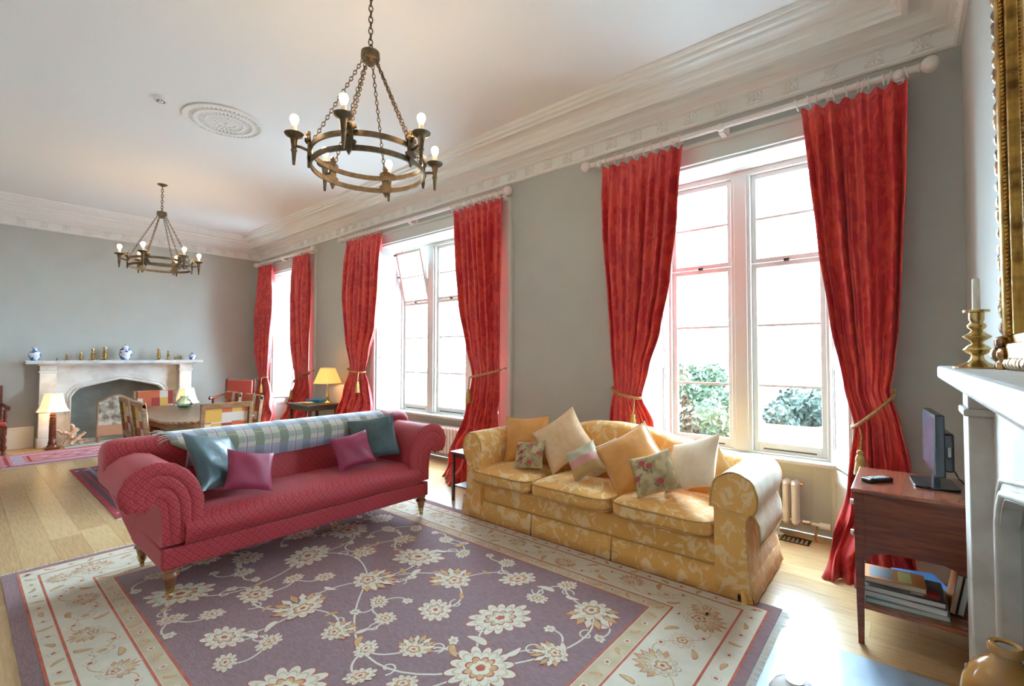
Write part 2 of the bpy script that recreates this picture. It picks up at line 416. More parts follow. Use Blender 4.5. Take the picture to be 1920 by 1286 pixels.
# cornice: profile (projection p, height z)
PROF = [(0, 3.565), (.022, 3.565), (.034, 3.575), (.034, 3.592), (.02, 3.602), (.014, 3.606), (.014, 3.700), (.05, 3.706), (.062, 3.722), (.075, 3.726), (.105, 3.742), (.125, 3.748), (.13, 3.762),
        (.14, 3.785), (.20, 3.798), (.262, 3.794), (.266, 3.748), (.297, 3.748), (.300, 3.775), (.318, 3.785), (.33, 3.815), (.352, 3.825), (.356, 3.845), (.36, 3.868), (.40, 3.885), (.455, 3.892), (.458, 3.862), (.490, 3.862), (.495, 3.884), (.53, 3.889), (.535, 3.915), (.56, 3.92), (.565, 3.95), (0, 3.95)]
def cornice(name, kind):
    mb = MB()
    n = len(PROF)
    if kind == 'win': fa = lambda p: (XL+p, D-p); fb = lambda p: (XR-p, D-p)
    elif kind == 'far': fa = lambda p: (XL+p, D-p); fb = lambda p: (XL+p, YB+p)
    elif kind == 'right': fa = lambda p: (XR-p, D-p); fb = lambda p: (XR-p, YB+p)
    else: fa = lambda p: (XL+p, YB+p); fb = lambda p: (XR-p, YB+p)
    vs = [fa(p)+(z,) for p, z in PROF]+[fb(p)+(z,) for p, z in PROF]
    mb.add(vs, [(i, (i+1) % n, n+(i+1) % n, n+i) for i in range(n)])
    return struct(mb.build(name, 'plaster_white'))
trims = {k: cornice('trim_%d' % (i+1), k) for i, k in enumerate(('win', 'far', 'right', 'back'))}
# rosette plaque, local: x along wall, y out of wall, z up
def rosette_mesh():
    mb = MB(); mb.box(-.058, .058, 0, .012, -.045, .045)
    for k in range(8):
        a = PI/4*k+PI/8*0; rr_ = .031 if k % 2 == 0 else .036; c = Vector((cos(a)*rr_*1.1, .011, sin(a)*rr_*.9)); e1 = Vector((cos(a), 0, sin(a))); e2 = Vector((-sin(a), 0, cos(a)))
        L_, W_ = (.020, .013) if k % 2 == 0 else (.017, .012)
        vs = [c+e1*L_, c+e2*W_, c-e1*L_, c-e2*W_, c+Vector((0, .022, 0))]
        mb.add(vs, [(0, 1, 4), (1, 2, 4), (2, 3, 4), (3, 0, 4)])
    mb.ball((0, .018, 0), (.014, .018, .014), 8, 5)
    for sx in (-1, 1):
        for sz in (-1, 1): mb.ball((sx*.046, .014, sz*.035), (.010, .012, .009), 6, 4)
    me = mb.data('rosette'); me.materials.append(MATS['plaster_white']); return me
RM = rosette_mesh(); ZR = 3.652
def rosettes(par, fn, a, b, rz):
    n = int(abs(b-a)/.262); 
    for i in range(n):
        t = a+(b-a)*(i+.5)/n; o = bpy.data.objects.new('rosette', RM); COL.objects.link(o); o.location = fn(t)+(ZR,); o.rotation_euler = (0, 0, rz); o.parent = par
rosettes(trims['win'], lambda t: (t, D-.013), XL+.05, XR-.06, PI)
rosettes(trims['far'], lambda t: (XL+.013, t), YB+.05, D-.05, -PI/2)
rosettes(trims['right'], lambda t: (XR-.013, t), .9, D-.05, PI/2)

# baseboards
def baseboard(name, pts, h, mat='base_paint', t=.022):
    mb = MB()
    for (x0, x1, y0, y1) in pts:
        mb.box(x0, x1, y0, y1, 0, h-.05)
        mb.box(x0 if x1-x0 > .1 else (x0 if x0 <= XL+.01 else x0+.008), x1 if x1-x0 > .1 else (x1-.008 if x0 <= XL+.01 else x1), y0 if y1-y0 > .1 else y0+.008, y1, h-.05, h)
    return struct(mb.build(name, mat, bevel=.004))
baseboard('baseboard_far', [(XL, XL+.03, YB, .83), (XL, XL+.03, 2.99, D)], .34)
baseboard('baseboard_window', [(XL+.03, -10.33, D-.03, D), (-8.27, -6.58, D-.03, D), (-3.55, -2.18, D-.03, D), (-.09, XR, D-.03, D)], .24, 'wood_paint')
baseboard('baseboard_right', [(XR-.03, XR, 3.0, D-.03), (XR-.03, XR, YB, .7)], .24, 'wood_paint')
baseboard('baseboard_back', [(XL, XR, YB, YB+.03)], .24, 'wood_paint')

# ------------------------------------------------------------------ windows
def board(par, name, o, es, en, Ls, z0, z1, panels, mat='wood_paint', th=.012, marg=.085):
    """panelled board standing on line o + s*es, facing en; recessed fields with a raised frame"""
    ez = Vector((0, 0, 1)); mb = MB(); mb.obox(o, es, en, ez, (0, Ls), (-.0, .012), (z0, z1))
    mb.obox(o, es, en, ez, (0, marg), (.012, .012+th), (z0, z1)); mb.obox(o, es, en, ez, (Ls-marg, Ls), (.012, .012+th), (z0, z1))
    zs = [z0]+[v for p in panels for v in p]+[z1]
    for i in range(0, len(zs), 2): mb.obox(o, es, en, ez, (marg, Ls-marg), (.012, .012+th), (zs[i], zs[i+1]))
    for a, b in panels:
        for q in ((marg, marg+.016, a, b), (Ls-marg-.016, Ls-marg, a, b), (marg+.016, Ls-marg-.016, a, a+.016), (marg+.016, Ls-marg-.016, b-.016, b)):
            mb.obox(o, es, en, ez, (q[0], q[1]), (.012, .012+th*.55), (q[2], q[3]))
    return mb.build(name, mat, par, bevel=.003)
ROWS = [.70, 1.235, 1.775, 2.31, 2.74, 3.10]
def window(q):
    W = sempty('window_%d' % q['n'], (sum(q['sash'])/2, 4.66, 0))
    fa, fb = q['face']; sa, sb = q['sash']
    cw = .2
    for nm, x0, x1, sgn in (('l', fa-cw, fa, 1), ('r', fb, fb+cw, -1)):
        mb = MB(); mb.box(x0, x1, D-.028, D, 0, ZH+.02); 
        xo = x0 if sgn > 0 else x1-.035; mb.box(xo, xo+.035, D-.05, D-.028, 0, ZH+cw-.02); xi = x1-.02 if sgn > 0 else x0; mb.box(xi, xi+.02, D-.038, D-.028, 0, ZH+.02)
        mb.build('architrave', 'wood_paint', W, bevel=.004)
    mb = MB(); mb.box(fa-cw, fb+cw, D-.028, D, ZH+.02, ZH+cw); mb.box(fa-cw, fb+cw, D-.05, D-.028, ZH+cw-.035, ZH+cw); mb.box(fa, fb, D-.038, D-.028, ZH+.02, ZH+.04); mb.build('architrave', 'wood_paint', W, bevel=.004)
    # splayed shutters on both reveals
    for x0, x1, sg in ((fa, sa, 1), (fb, sb, -1)):
        a = Vector((x0, D, 0)); b = Vector((x1, 4.615, 0)); es = (b-a).normalized(); L_ = (b-a).length; en = Vector((es.y, -es.x, 0))*(1 if sg > 0 else -1)
        if en.x*sg < 0: en = -en
        sh = board(W, 'shutter', a, es, en, L_, .62, 2.40, [(.74, 1.40), (1.54, 2.28)], marg=.07)
        board(W, 'shutter', a, es, en, L_, 2.405, ZH, [(2.50, 3.10)], marg=.07)
        board(W, 'reveal_panel', a, es, en, L_, 0, .60, [(.16, .5)], marg=.07)
        k = MB(); c = a+es*(L_*.12)+en*.03+Vector((0, 0, 1.47)); k.ball(c, .014, 8, 6); k.build('shutter_knob', 'brass_dark', W, True)
    # soffit boards
    n = 4
    for i in range(n):
        t0, t1 = i/n, (i+1)/n; y0 = lerp(D, 4.62, t0)+.002; y1 = lerp(D, 4.62, t1)-.002
        MB().prism([(lerp(fa, sa, t0), y0), (lerp(fb, sb, t0), y0), (lerp(fb, sb, t1), y1), (lerp(fa, sa, t1), y1)], plan, ZH, ZH+.02).build('soffit_board', 'wood_paint', W, bevel=.003)
    # apron, sill
    board(W, 'apron_panel', Vector((sa, 4.70, 0)), Vector((1, 0, 0)), Vector((0, -1, 0)), sb-sa, 0, .60, [(.12, .50)], marg=.16)
    mb = MB(); t = .35
    mb.prism([(lerp(sa, fa, t), lerp(4.62, D, t)), (lerp(sb, fb, t), lerp(4.62, D, t)), (sb, 4.62), (sb, 4.70), (sa, 4.70), (sa, 4.62)], plan, .60, .632)
    mb.build('window_sill', 'wood_paint', W, bevel=.006)
    # frame and mullions
    mb = MB(); mb.box(sa, q['lights'][0][0], 4.60, 4.72, .632, ZH); mb.box(q['lights'][-1][1], sb, 4.60, 4.72, .632, ZH); mb.box(sa, sb, 4.60, 4.72, 3.15, ZH); mb.box(sa, sb, 4.61, 4.72, .632, .65)
    mb.build('frame', 'wood_paint', W, bevel=.004)
    for (a, b), (c, d) in zip(q['lights'], q['lights'][1:]):
        mb = MB(); mb.box(b, c, 4.60, 4.72, .65, 3.15); mb.box(b+.03, c-.03, 4.585, 4.60, .65, 3.15); mb.build('mullion', 'wood_paint', W, bevel=.004)
    for li, (a, b) in enumerate(q['lights']):
        hop = q['n'] == 2 and li == 0
        def sash(z0, z1, rows, rail, nm):
            S = MB(); y0, y1 = YG-.022, YG+.022
            S.box(a, a+.042, y0, y1, z0, z1); S.box(b-.042, b, y0, y1, z0, z1); S.box(a+.042, b-.042, y0, y1, z0, z0+rail); S.box(a+.042, b-.042, y0, y1, z1-.042, z1)
            so = S.build(nm, 'wood_paint', W, bevel=.004)
            if rail > .05: MB().box(a+.08, b-.08, y0-.004, y0, z0+.022, z0+.034).build('sash_groove', 'grille_iron', so)
            g = [z0+rail]+rows+[z1-.042]
            for z in rows: MB().box(a+.042, b-.042, YG-.012, YG+.012, z-.011, z+.011).build('glazing_bar', 'wood_paint', so)
            for z, zz in zip(g, g[1:]): MB().box(a+.042, b-.042, YG-.002, YG+.002, z+(.011 if z in rows else 0), zz-(.011 if zz in rows else 0)).build('pane', 'pane_glass', so)
            return so
        sash(.65, 2.335, [1.235, 1.775], .085, 'casement')
        hs = sash(2.340, 3.148, [2.74], .04, 'top_light')
        MB().box((a+b)/2-.02, (a+b)/2+.02, YG-.045, YG-.022, 2.33, 2.35).build('sash_catch', 'grille_iron', hs)
        if hop:
            for z in (2.75, 3.1): MB().box(a-.012, a+.006, YG-.05, YG-.02, z, z+.03).build('stay_hinge', 'grille_iron', hs)
            piv = Vector((0, YG, 2.34)); l = hs.parent.matrix_basis.translation
            rot = Matrix.Rotation(R(13), 4, 'X')
            hs.matrix_basis = Matrix.Translation(piv-l) @ rot @ Matrix.Translation(-(piv-l)) @ hs.matrix_basis
    return W
for q in WIN: window(q)

# ------------------------------------------------------------------ curtains
def pole(label, x0, x1, z, rings):
    y = 4.1; P = thing('curtain_pole', label, 'curtain pole', ((x0+x1)/2, y, z))
    MB().tube([(x0, y, z), (x1, y, z)], .024, 14).build('rod', 'pole_paint', P, True)
    for x, s in ((x0, -1), (x1, 1)):
        MB().lathe([(q, s*w_) for q, w_ in ((.024, 0), (.032, .006), (.021, .016), (.03, .022), (.044, .034), (.052, .054), (.053, .068), (.046, .09), (.03, .106), (.0, .113))], 16, (x, y, z), 0).build('finial', 'pole_paint', P, True)
    for x in (x0+.1, (x0+x1)/2, x1-.1):
        mb = MB(); mb.box(x-.02, x+.02, y, D, z-.055, z-.028); mb.box(x-.03, x+.03, D-.02, D, z-.09, z+.03); mb.ball((x, y-.012, z-.012), (.035, .03, .035), 10, 6); mb.build('bracket', 'pole_paint', P, True)
    for x in rings:
        t = random.uniform(-.25, .25)
        MB().tube([(x+t*.04*sin(a), y+.040*cos(a), z-.012+.040*sin(a)) for a in [2*PI*k/16 for k in range(16)]], .0055, 6, True).build('curtain_ring', 'pole_paint', P, True)
    return P
def curtain(label, left, right, n, seed, cloth=2.0, tie=None, out=.30, inner=-1):
    """left/right: edge tables (z, x). tie=(z_left, z_right). inner: side (-1 left, +1 right) that faces the glass"""
    rg = random.Random(seed); y0 = 4.115; NU, NV = 12*n+1, 64
    ph = [rg.uniform(-.5, .5) for _ in range(2*n+2)]; am = [rg.uniform(.6, 1.25) for _ in range(2*n+2)]
    zt = 3.365; zw = sum(tie)/2
    C = thing('curtain', label, 'curtain', ((left[0][1]+right[0][1])/2, y0, 0), group='red damask curtains')
    zs = [zt-(zt-.0)*(j/(NV-1))**.93 for j in range(NV)]
    def pt(i, j):
        s = i/(NU-1); z = zs[j]
        xl = interp(left, z); xr = interp(right, z); wd = xr-xl
        k = s*n; ki = int(min(k, n-1)); fold = cos(2*PI*k+ph[ki]*.8*smooth01((zt-z)/.6))
        A = min(.055, .42*wd/n)*am[ki]
        A *= lerp(.45, 1, smooth01((zt-z)/.35)); dz = abs(z-zw); A *= lerp(.55, 1, smooth01(dz/.5))
        y = y0-A*fold+.012*sin(7*s+3*z+seed)
        x = lerp(xl, xr, s)+.35*A*sin(2*PI*k*.5+seed)*smooth01((zt-z)/1.)
        if z < zw:      # below the tie: belly out and puddle
            t = smooth01((zw-z)/zw); y -= (out-.06)*t**2.2*(.75+.5*sin(PI*s)); y -= .03*t*sin(9*s+11*z+seed)+.028*t*sin(23*s-17*z)
            x += .025*t*sin(13*z+8*s+seed)
        if z < .22:
            q = 1-z/.22; y -= .10*q*(.6+.4*sin(12*s+seed)); x += (s-.5)*.12*q
        if j == NV-1: z = .004
        elif z < .25: z = max(.006, z+.02*sin(19*s+seed)*(z/.25))
        if j == 0: z += .012*sin(2*PI*k+1)
        return (x, min(y, 4.19), z)
    mb = MB(); mb.grid(pt, NU, NV, uvf=lambda i, j: (i/(NU-1)*cloth+seed*3.7, zs[j]))
    ob = mb.build('drape', 'curtain_damask', C, True); sl = ob.modifiers.new('thick', 'SOLIDIFY'); sl.thickness = .004; sl.offset = 0
    # heading tape
    mb = MB(); mb.grid(lambda i, j: (lambda p: (p[0], p[1]-.007, p[2]+.004-.05*j))(pt(i, 0)), NU, 2, uvf=lambda i, j: (i/(NU-1)*cloth+seed*3.7, 3.37-.05*j)); mb.build('heading', 'curtain_damask', C, True)
    # rope tie-back with tassel
    zl, zr = tie; xl = interp(left, zl)-.012; xr = interp(right, zr)+.012; cx = (xl+xr)/2; hw = (xr-xl)/2
    T = thing('tieback', label.replace('red damask curtain', 'gold rope tie-back on the curtain'), 'tieback', (cx, y0, (zl+zr)/2), group='gold rope tie-backs')
    path = []
    for k in range(48):
        a = 2*PI*k/48; path.append((cx+hw*cos(a), y0-.01-(.085 if sin(a) > 0 else .07)*sin(a), lerp(zl, zr, (cos(a)+1)/2)-.018*max(0, sin(a))))
    for s in (0, 1, 2):
        tw = [Vector(p)+Vector((0, .007*cos(k*2*PI/6+s*2.1), .0075*sin(k*2*PI/6+s*2.1))) for k, p in enumerate(path)]
        MB().tube(tw, .0085, 6, True).build('rope_strand', 'rope', T, True)
    hx = xl+.05 if inner < 0 else xr-.05; hz = (zl if inner < 0 else zr)-.03; hy = y0-.105
    MB().tube([(hx, hy+.02, hz+.03), (hx+.01, hy, hz-.03), (hx, hy, hz-.12)], .007, 6).build('tassel_cord', 'rope', T, True)
    ts = MB().lathe([(.0, 0), (.016, -.004), (.022, -.018), (.016, -.034), (.024, -.045), (.030, -.07), (.026, -.085), (.030, -.10), (.040, -.17), (.036, -.172), (0, -.165)], 14, (hx, hy, hz-.115)).build('tassel', 'tassel', T, True)
    hk = MB(); xo = xr if inner < 0 else xl; zo = zr if inner < 0 else zl
    hk.tube([(xo, y0+.0, zo), (xo+(.0), D-.05, zo+.02), (xo, D-.03, zo+.02)], .006, 6); hk.ball((xo, D-.045, zo+.02), .016, 8, 6); hk.build('hook', 'brass_dark', T, True)
    return C
def tab(*p): return [(z, x) for x, z in p]
pole('pale painted curtain pole over the window behind the gold sofa', -2.40, .10, 3.43, [-2.33, -2.22, -2.12, -2.02, -1.93, -1.83, -1.75, -1.66, -1.56, -1.49, -.60, -.52, -.47, -.40, -.37, -.29, -.22, -.19, -.16, -.08, -.045, .04])
pole('long pale curtain pole over the wide middle window with open light', -7.14, -3.58, 3.43, [-7.03+.1*i for i in range(10)]+[-4.46+.092*i for i in range(10)])
pole('short pale curtain pole over the window nearest the stone fireplace at the dining end', -10.58, -8.22, 3.43, [-10.5+.095*i for i in range(7)]+[-8.93+.09*i for i in range(8)])
curtain('red damask curtain beside the television table', tab((-.57, 3.42), (-.53, 2.86), (-.49, 2.36), (-.42, 1.76), (-.34, 1.3), (-.28, 1.0), (-.31, .73), (-.37, .38), (-.42, 0)), tab((.05, 3.4), (.04, 2.71), (.01, 2.1), (-.01, 1.74), (-.04, 1.46), (-.07, 1.26), (-.02, 1.03), (.03, .75), (.05, .3), (.06, 0)), 7, 1, 1.9, (1.0, 1.24), .31, -1)
curtain('red damask curtain behind the gold sofa', tab((-2.27, 3.42), (-2.27, 2.65), (-2.23, 2.06), (-2.2, 1.59), (-2.16, 1.2), (-2.2, .96), (-2.25, .6), (-2.28, 0)), tab((-1.47, 3.42), (-1.52, 2.77), (-1.6, 2.2), (-1.7, 1.73), (-1.81, 1.39), (-1.88, 1.11), (-1.76, .9), (-1.72, .5), (-1.7, 0)), 8, 2, 2.2, (1.19, 1.11), .12, 1)
curtain('red damask curtain beside the lamp table', tab((-7.02, 3.42), (-7.08, 2.44), (-7.02, 1.73), (-6.9, 1.29), (-7.03, .94), (-7.12, .63), (-7.15, 0)), tab((-6.04, 3.42), (-6.07, 2.52), (-6.16, 1.96), (-6.37, 1.55), (-6.47, 1.24), (-6.36, 1.06), (-6.21, .78), (-6.15, .4), (-6.1, 0)), 9, 3, 2.4, (1.29, 1.24), .3, 1)
curtain('red damask curtain next to the small dark side table', tab((-4.45, 3.42), (-4.38, 2.85), (-4.3, 2.15), (-4.19, 1.61), (-4.1, 1.25), (-4.2, .68), (-4.29, .4), (-4.3, 0)), tab((-3.61, 3.42), (-3.61, 2.54), (-3.63, 1.92), (-3.65, 1.35), (-3.65, .92), (-3.62, .5), (-3.6, 0)), 8, 4, 2.2, (1.24, 1.33), .3, -1)
curtain('red damask curtain in the far corner by the red armchair', tab((-10.56, 3.42), (-10.64, 2.26), (-10.64, 1.57), (-10.48, .98), (-10.6, .49), (-10.66, 0)), tab((-9.86, 3.42), (-9.8, 2.43), (-9.9, 1.67), (-10.05, 1.07), (-9.9, .8), (-9.63, .23), (-9.6, 0)), 7, 5, 2.0, (.98, 1.05), .2, 1)
curtain('red damask curtain on the dining end window, nearer the lamp table', tab((-8.92, 3.42), (-8.99, 2.58), (-8.92, 1.76), (-8.78, 1.0), (-8.95, .7), (-9.14, .33), (-9.2, 0)), tab((-8.29, 3.42), (-8.28, 2.14), (-8.29, 1.27), (-8.26, .69), (-8.24, 0)), 6, 6, 1.9, (1.0, 1.2), .15, -1)

# ------------------------------------------------------------------ radiators
def radiator(label, x0, x1, y, z0, z1):
    Rd = thing('radiator', label, 'radiator', ((x0+x1)/2, y, 0)); n = int((x1-x0)/.062); st = (x1-x0)/n
    proto = None
    for i in range(n):
        x = x0+st*(i+.5)
        if proto is None:
            mb = MB()
            for yy in (-.06, 0, .06): mb.tube([(0, yy, z0+.03), (0, yy, z1-.03)], .021, 8)
            mb.ball((0, 0, z1-.03), (.028, .095, .03), 10, 6); mb.ball((0, 0, z0+.03), (.026, .09, .03), 10, 6)
            proto = mb.build('column', 'radiator_paint', Rd, True, world=False); o = proto
        else: o = copy_obj(proto, Rd)
        o.location = (x-(x0+x1)/2, 0, 0)
    mb = MB(); mb.tube([(x0, y, z1-.03), (x1, y, z1-.03)], .016, 8); mb.tube([(x0, y, z0+.03), (x1, y, z0+.03)], .016, 8); mb.build('header_pipe', 'radiator_paint', Rd, True)
    for x in (x0+.05, x1-.16):
        MB().lathe([(.045, 0), (.045, .006), (.015, .02), (.012, .06), (.02, z0+.02)], 12, (x, y-.02, 0)).build('foot', 'radiator_paint', Rd, True)
    return Rd
r1 = radiator('white column radiator behind the gold sofa, with copper valve pipe', -1.70, -.68, 4.52, .10, .47)
mb = MB(); mb.tube([(-.68, 4.52, .135), (-.60, 4.52, .135), (-.575, 4.52, .12), (-.57, 4.52, -.005)], .011, 8); mb.build('valve_pipe', 'copper', r1, True)
mb = MB(); mb.tube([(-.66, 4.52, .135), (-.61, 4.52, .135)], .02, 10); mb.build('valve_nut', 'chrome', r1, True)
mb = MB(); mb.tube([(-.545, 4.52, .13), (-.47, 4.52, .13)], .026, 12); mb.tube([(-.60, 4.52, .13), (-.54, 4.52, .13)], .013, 8); mb.build('thermostat_head', 'white_ware', r1, True)
mb = MB(); mb.lathe([(.016, 0), (.02, .004), (.012, .02), (0, .022)], 10, (-.675, 4.50, .44), 0); mb.build('bleed_plug', 'copper', r1, True)
radiator('white column radiator behind the red sofa under the wide window', -6.08, -4.05, 4.52, .10, .50)
radiator('white radiator under the window at the dining end', -9.85, -8.75, 4.52, .10, .50)
g = thing('floor_grille', 'black iron floor grille set in the boards below the radiator', 'floor grille', (-.85, 4.42, 0))
mb = MB(); mb.box(-1.10, -.60, 4.35, 4.365, .0005, .005); mb.box(-1.10, -.60, 4.475, 4.49, .0005, .005); mb.box(-1.10, -1.085, 4.365, 4.475, .0005, .005); mb.box(-.615, -.60, 4.365, 4.475, .0005, .005); mb.build('border', 'grille_iron', g)
for i in range(15): MB().box(-1.083+i*.031, -1.068+i*.031, 4.365, 4.475, .0005, .004).build('bar', 'grille_iron', g)

# ------------------------------------------------------------------ chandeliers
def chain(mb, a, b, link=.036, r=.0032):
    a = Vector(a); b = Vector(b); n = max(2, int((b-a).length/(link*.74))); d = (b-a).normalized()
    s1 = d.cross(Vector((.31, .95, .02))).normalized(); s2 = d.cross(s1)
    for i in range(n):
        c = a+(b-a)*((i+.5)/n); e = s1 if i % 2 else s2
        mb.tube([c+d*(link*.5*cos(t))+e*(link*.27*sin(t)) for t in [2*PI*k/8 for k in range(8)]], r, 4, True)
def chandelier(label, x, y, zc, phase, off, ztop):
    C = thing('chandelier', label, 'chandelier', (x, y, zc)); RI = .358
    zh = zc+.63
    for z in (zc-.135, zc-.045):
        mb = MB(); mb.grid(lambda i, j: ((RI+(.012 if j in (1, 2) else 0)-.006)*cos(2*PI*i/64)+x, (RI+(.012 if j in (1, 2) else 0)-.006)*sin(2*PI*i/64)+y, z+(-.016, -.016, .016, .016)[j]), 64, 4, True, True); mb.build('ring_band', 'iron', C, True)
    hub = MB().lathe([(0, .055), (.02, .055), (.022, .045), (.06, .04), (.062, .0), (.055, -.015), (.03, -.025), (.02, -.05), (0, -.055)], 18, (x, y, zh)).build('hub', 'iron', C, True)
    mb = MB(); mb.tube([(x+.022*cos(t), y, zh+.072+.022*sin(t)) for t in [2*PI*k/12 for k in range(12)]], .004, 5, True); mb.build('hub_loop', 'iron', hub, True)
    mb = MB(); chain(mb, (x, y, zh+.09), (x, y, ztop-.03), .05, .0045); mb.build('suspension_chain', 'iron', C, True)
    MB().lathe([(0, 0), (.06, 0), (.06, -.008), (.035, -.022), (.012, -.035), (0, -.035)], 18, (x, y, ztop)).build('ceiling_plate', 'iron', C, True)
    for k in range(6):
        a = R(phase+60*k); e = Vector((cos(a), sin(a), 0)); t = Vector((-sin(a), cos(a), 0)); c0 = Vector((x, y, zc))
        mb = MB(); chain(mb, c0+e*.045+Vector((0, 0, .615)), c0+e*(RI-.005)+Vector((0, 0, -.02)), .036, .0034); mb.build('chain', 'iron', C, True)
        # fleur plaque clasping both bands
        mb = MB(); pl = [(0, .05), (.018, .03), (.014, .012), (.04, .0), (.045, -.02), (.022, -.03), (.026, -.09), (.045, -.10), (.040, -.118), (.016, -.125), (.018, -.15), (0, -.185)]
        pl = pl+[(-p, q) for p, q in pl[-2:0:-1]]
        mb.prism(pl, lambda p, q, w: c0+t*p+Vector((0, 0, q))+e*w, RI+.004, RI+.02); mb.ball(c0+e*(RI+.02)+Vector((0, 0, -.01)), (.02, .02, .025), 8, 5); mb.ball(c0+e*(RI+.02)+Vector((0, 0, .03)), (.012, .012, .02), 8, 5)
        mb.build('fleur_plaque', 'iron', C, False, bevel=.003)
        A = MB(); A.tube([c0+e*(RI+.015)+Vector((0, 0, -.075)), c0+e*(RI+.06)+Vector((0, 0, -.062)), c0+e*.45+Vector((0, 0, -.06))], .009, 8)
        arm = A.build('arm', 'iron', C, True)
        S = MB(); p = c0+e*.455
        S.lathe([(0, -.185), (.008, -.18), (.014, -.10), (.018, -.095), (.018, -.085), (.014, -.08), (.022, -.02), (.03, -.01), (.05, 0), (.058, .012), (.054, .013), (.03, .006), (0, .006)], 16, p); S.build('torch_cup', 'iron', arm, True)
        MB().lathe([(.016, .006), (.016, .062), (.0, .064)], 12, p).build('candle_sleeve', 'candle_sleeve', arm, True)
        MB().lathe([(.012, .064), (.013, .07), (.022, .088), (.026, .105), (.022, .122), (.010, .132), (0, .134)], 14, p).build('bulb', 'bulb_off' if k == off else 'bulb_lit', arm, True)
    return C
chandelier('iron ring chandelier hanging over the two sofas, all bulbs lit', -2.70, 1.735, 2.855, 9, -1, ZC)
chandelier('iron ring chandelier hanging over the dining table, one bulb out', -8.12, 1.845, 2.88, 22, 3, ZC)

# ceiling rose, smoke alarm
rx, ry = -5.42, 1.76; RO = thing('ceiling_rose', 'white pierced plaster ceiling rose between the chandeliers', 'ceiling rose', (rx, ry, ZC))
def annulus(r1, r2, za, zb, n=64):
    mb = MB(); q = ((r1, za), (r2, za), (r2, zb), (r1, zb)); mb.grid(lambda i, j: (rx+q[j][0]*cos(2*PI*i/n), ry+q[j][0]*sin(2*PI*i/n), q[j][1]), n, 4, True, True); return mb
MB().lathe([(0, ZC-.001), (.36, ZC-.001), (.36, ZC-.004), (0, ZC-.004)], 48, (rx, ry, 0)).build('backing', 'soot_hole_shade', RO)  # dark disc: shade of the pierced holes put into its colour
for r1, r2, h in ((.325, .375, .018), (.245, .285, .022), (.165, .185, .02), (.10, .115, .018), (0.02, .05, .02)): annulus(r1, r2, ZC-.004, ZC-h).build('ring', 'plaster_white', RO, True)
for r1, r2, n, wd, h in ((.28, .33, 48, .011, .014), (.18, .25, 40, .010, .016), (.11, .168, 24, .014, .014), (.04, .104, 12, .016, .014)):
    mb = MB()
    for k in range(n):
        a = 2*PI*k/n; mb.obox((rx, ry, ZC), (cos(a), sin(a), 0), (-sin(a), cos(a), 0), (0, 0, 1), (r1, r2), (-wd, wd), (-h, -.004))
    mb.build('fretwork', 'plaster_white', RO)
mb = MB(); mb.lathe([(0, ZC-.045), (.02, ZC-.045), (.03, ZC-.035), (.05, ZC-.03), (.055, ZC-.004), (.055, ZC)], 20, (-5.38, 1.195, 0))
SA = thing('smoke_alarm', 'small white smoke alarm on the ceiling near the rose', 'smoke alarm', (-5.38, 1.195, ZC)); mb.build('housing', 'white_ware', SA, True)
mb = MB()
for k in range(8):
    a = PI/4*k; mb.obox((-5.38, 1.195, ZC), (cos(a), sin(a), 0), (-sin(a), cos(a), 0), (0, 0, 1), (.024, .034), (-.004, .004), (-.042, -.034))
mb.build('vent_slot', 'black_plastic', SA)

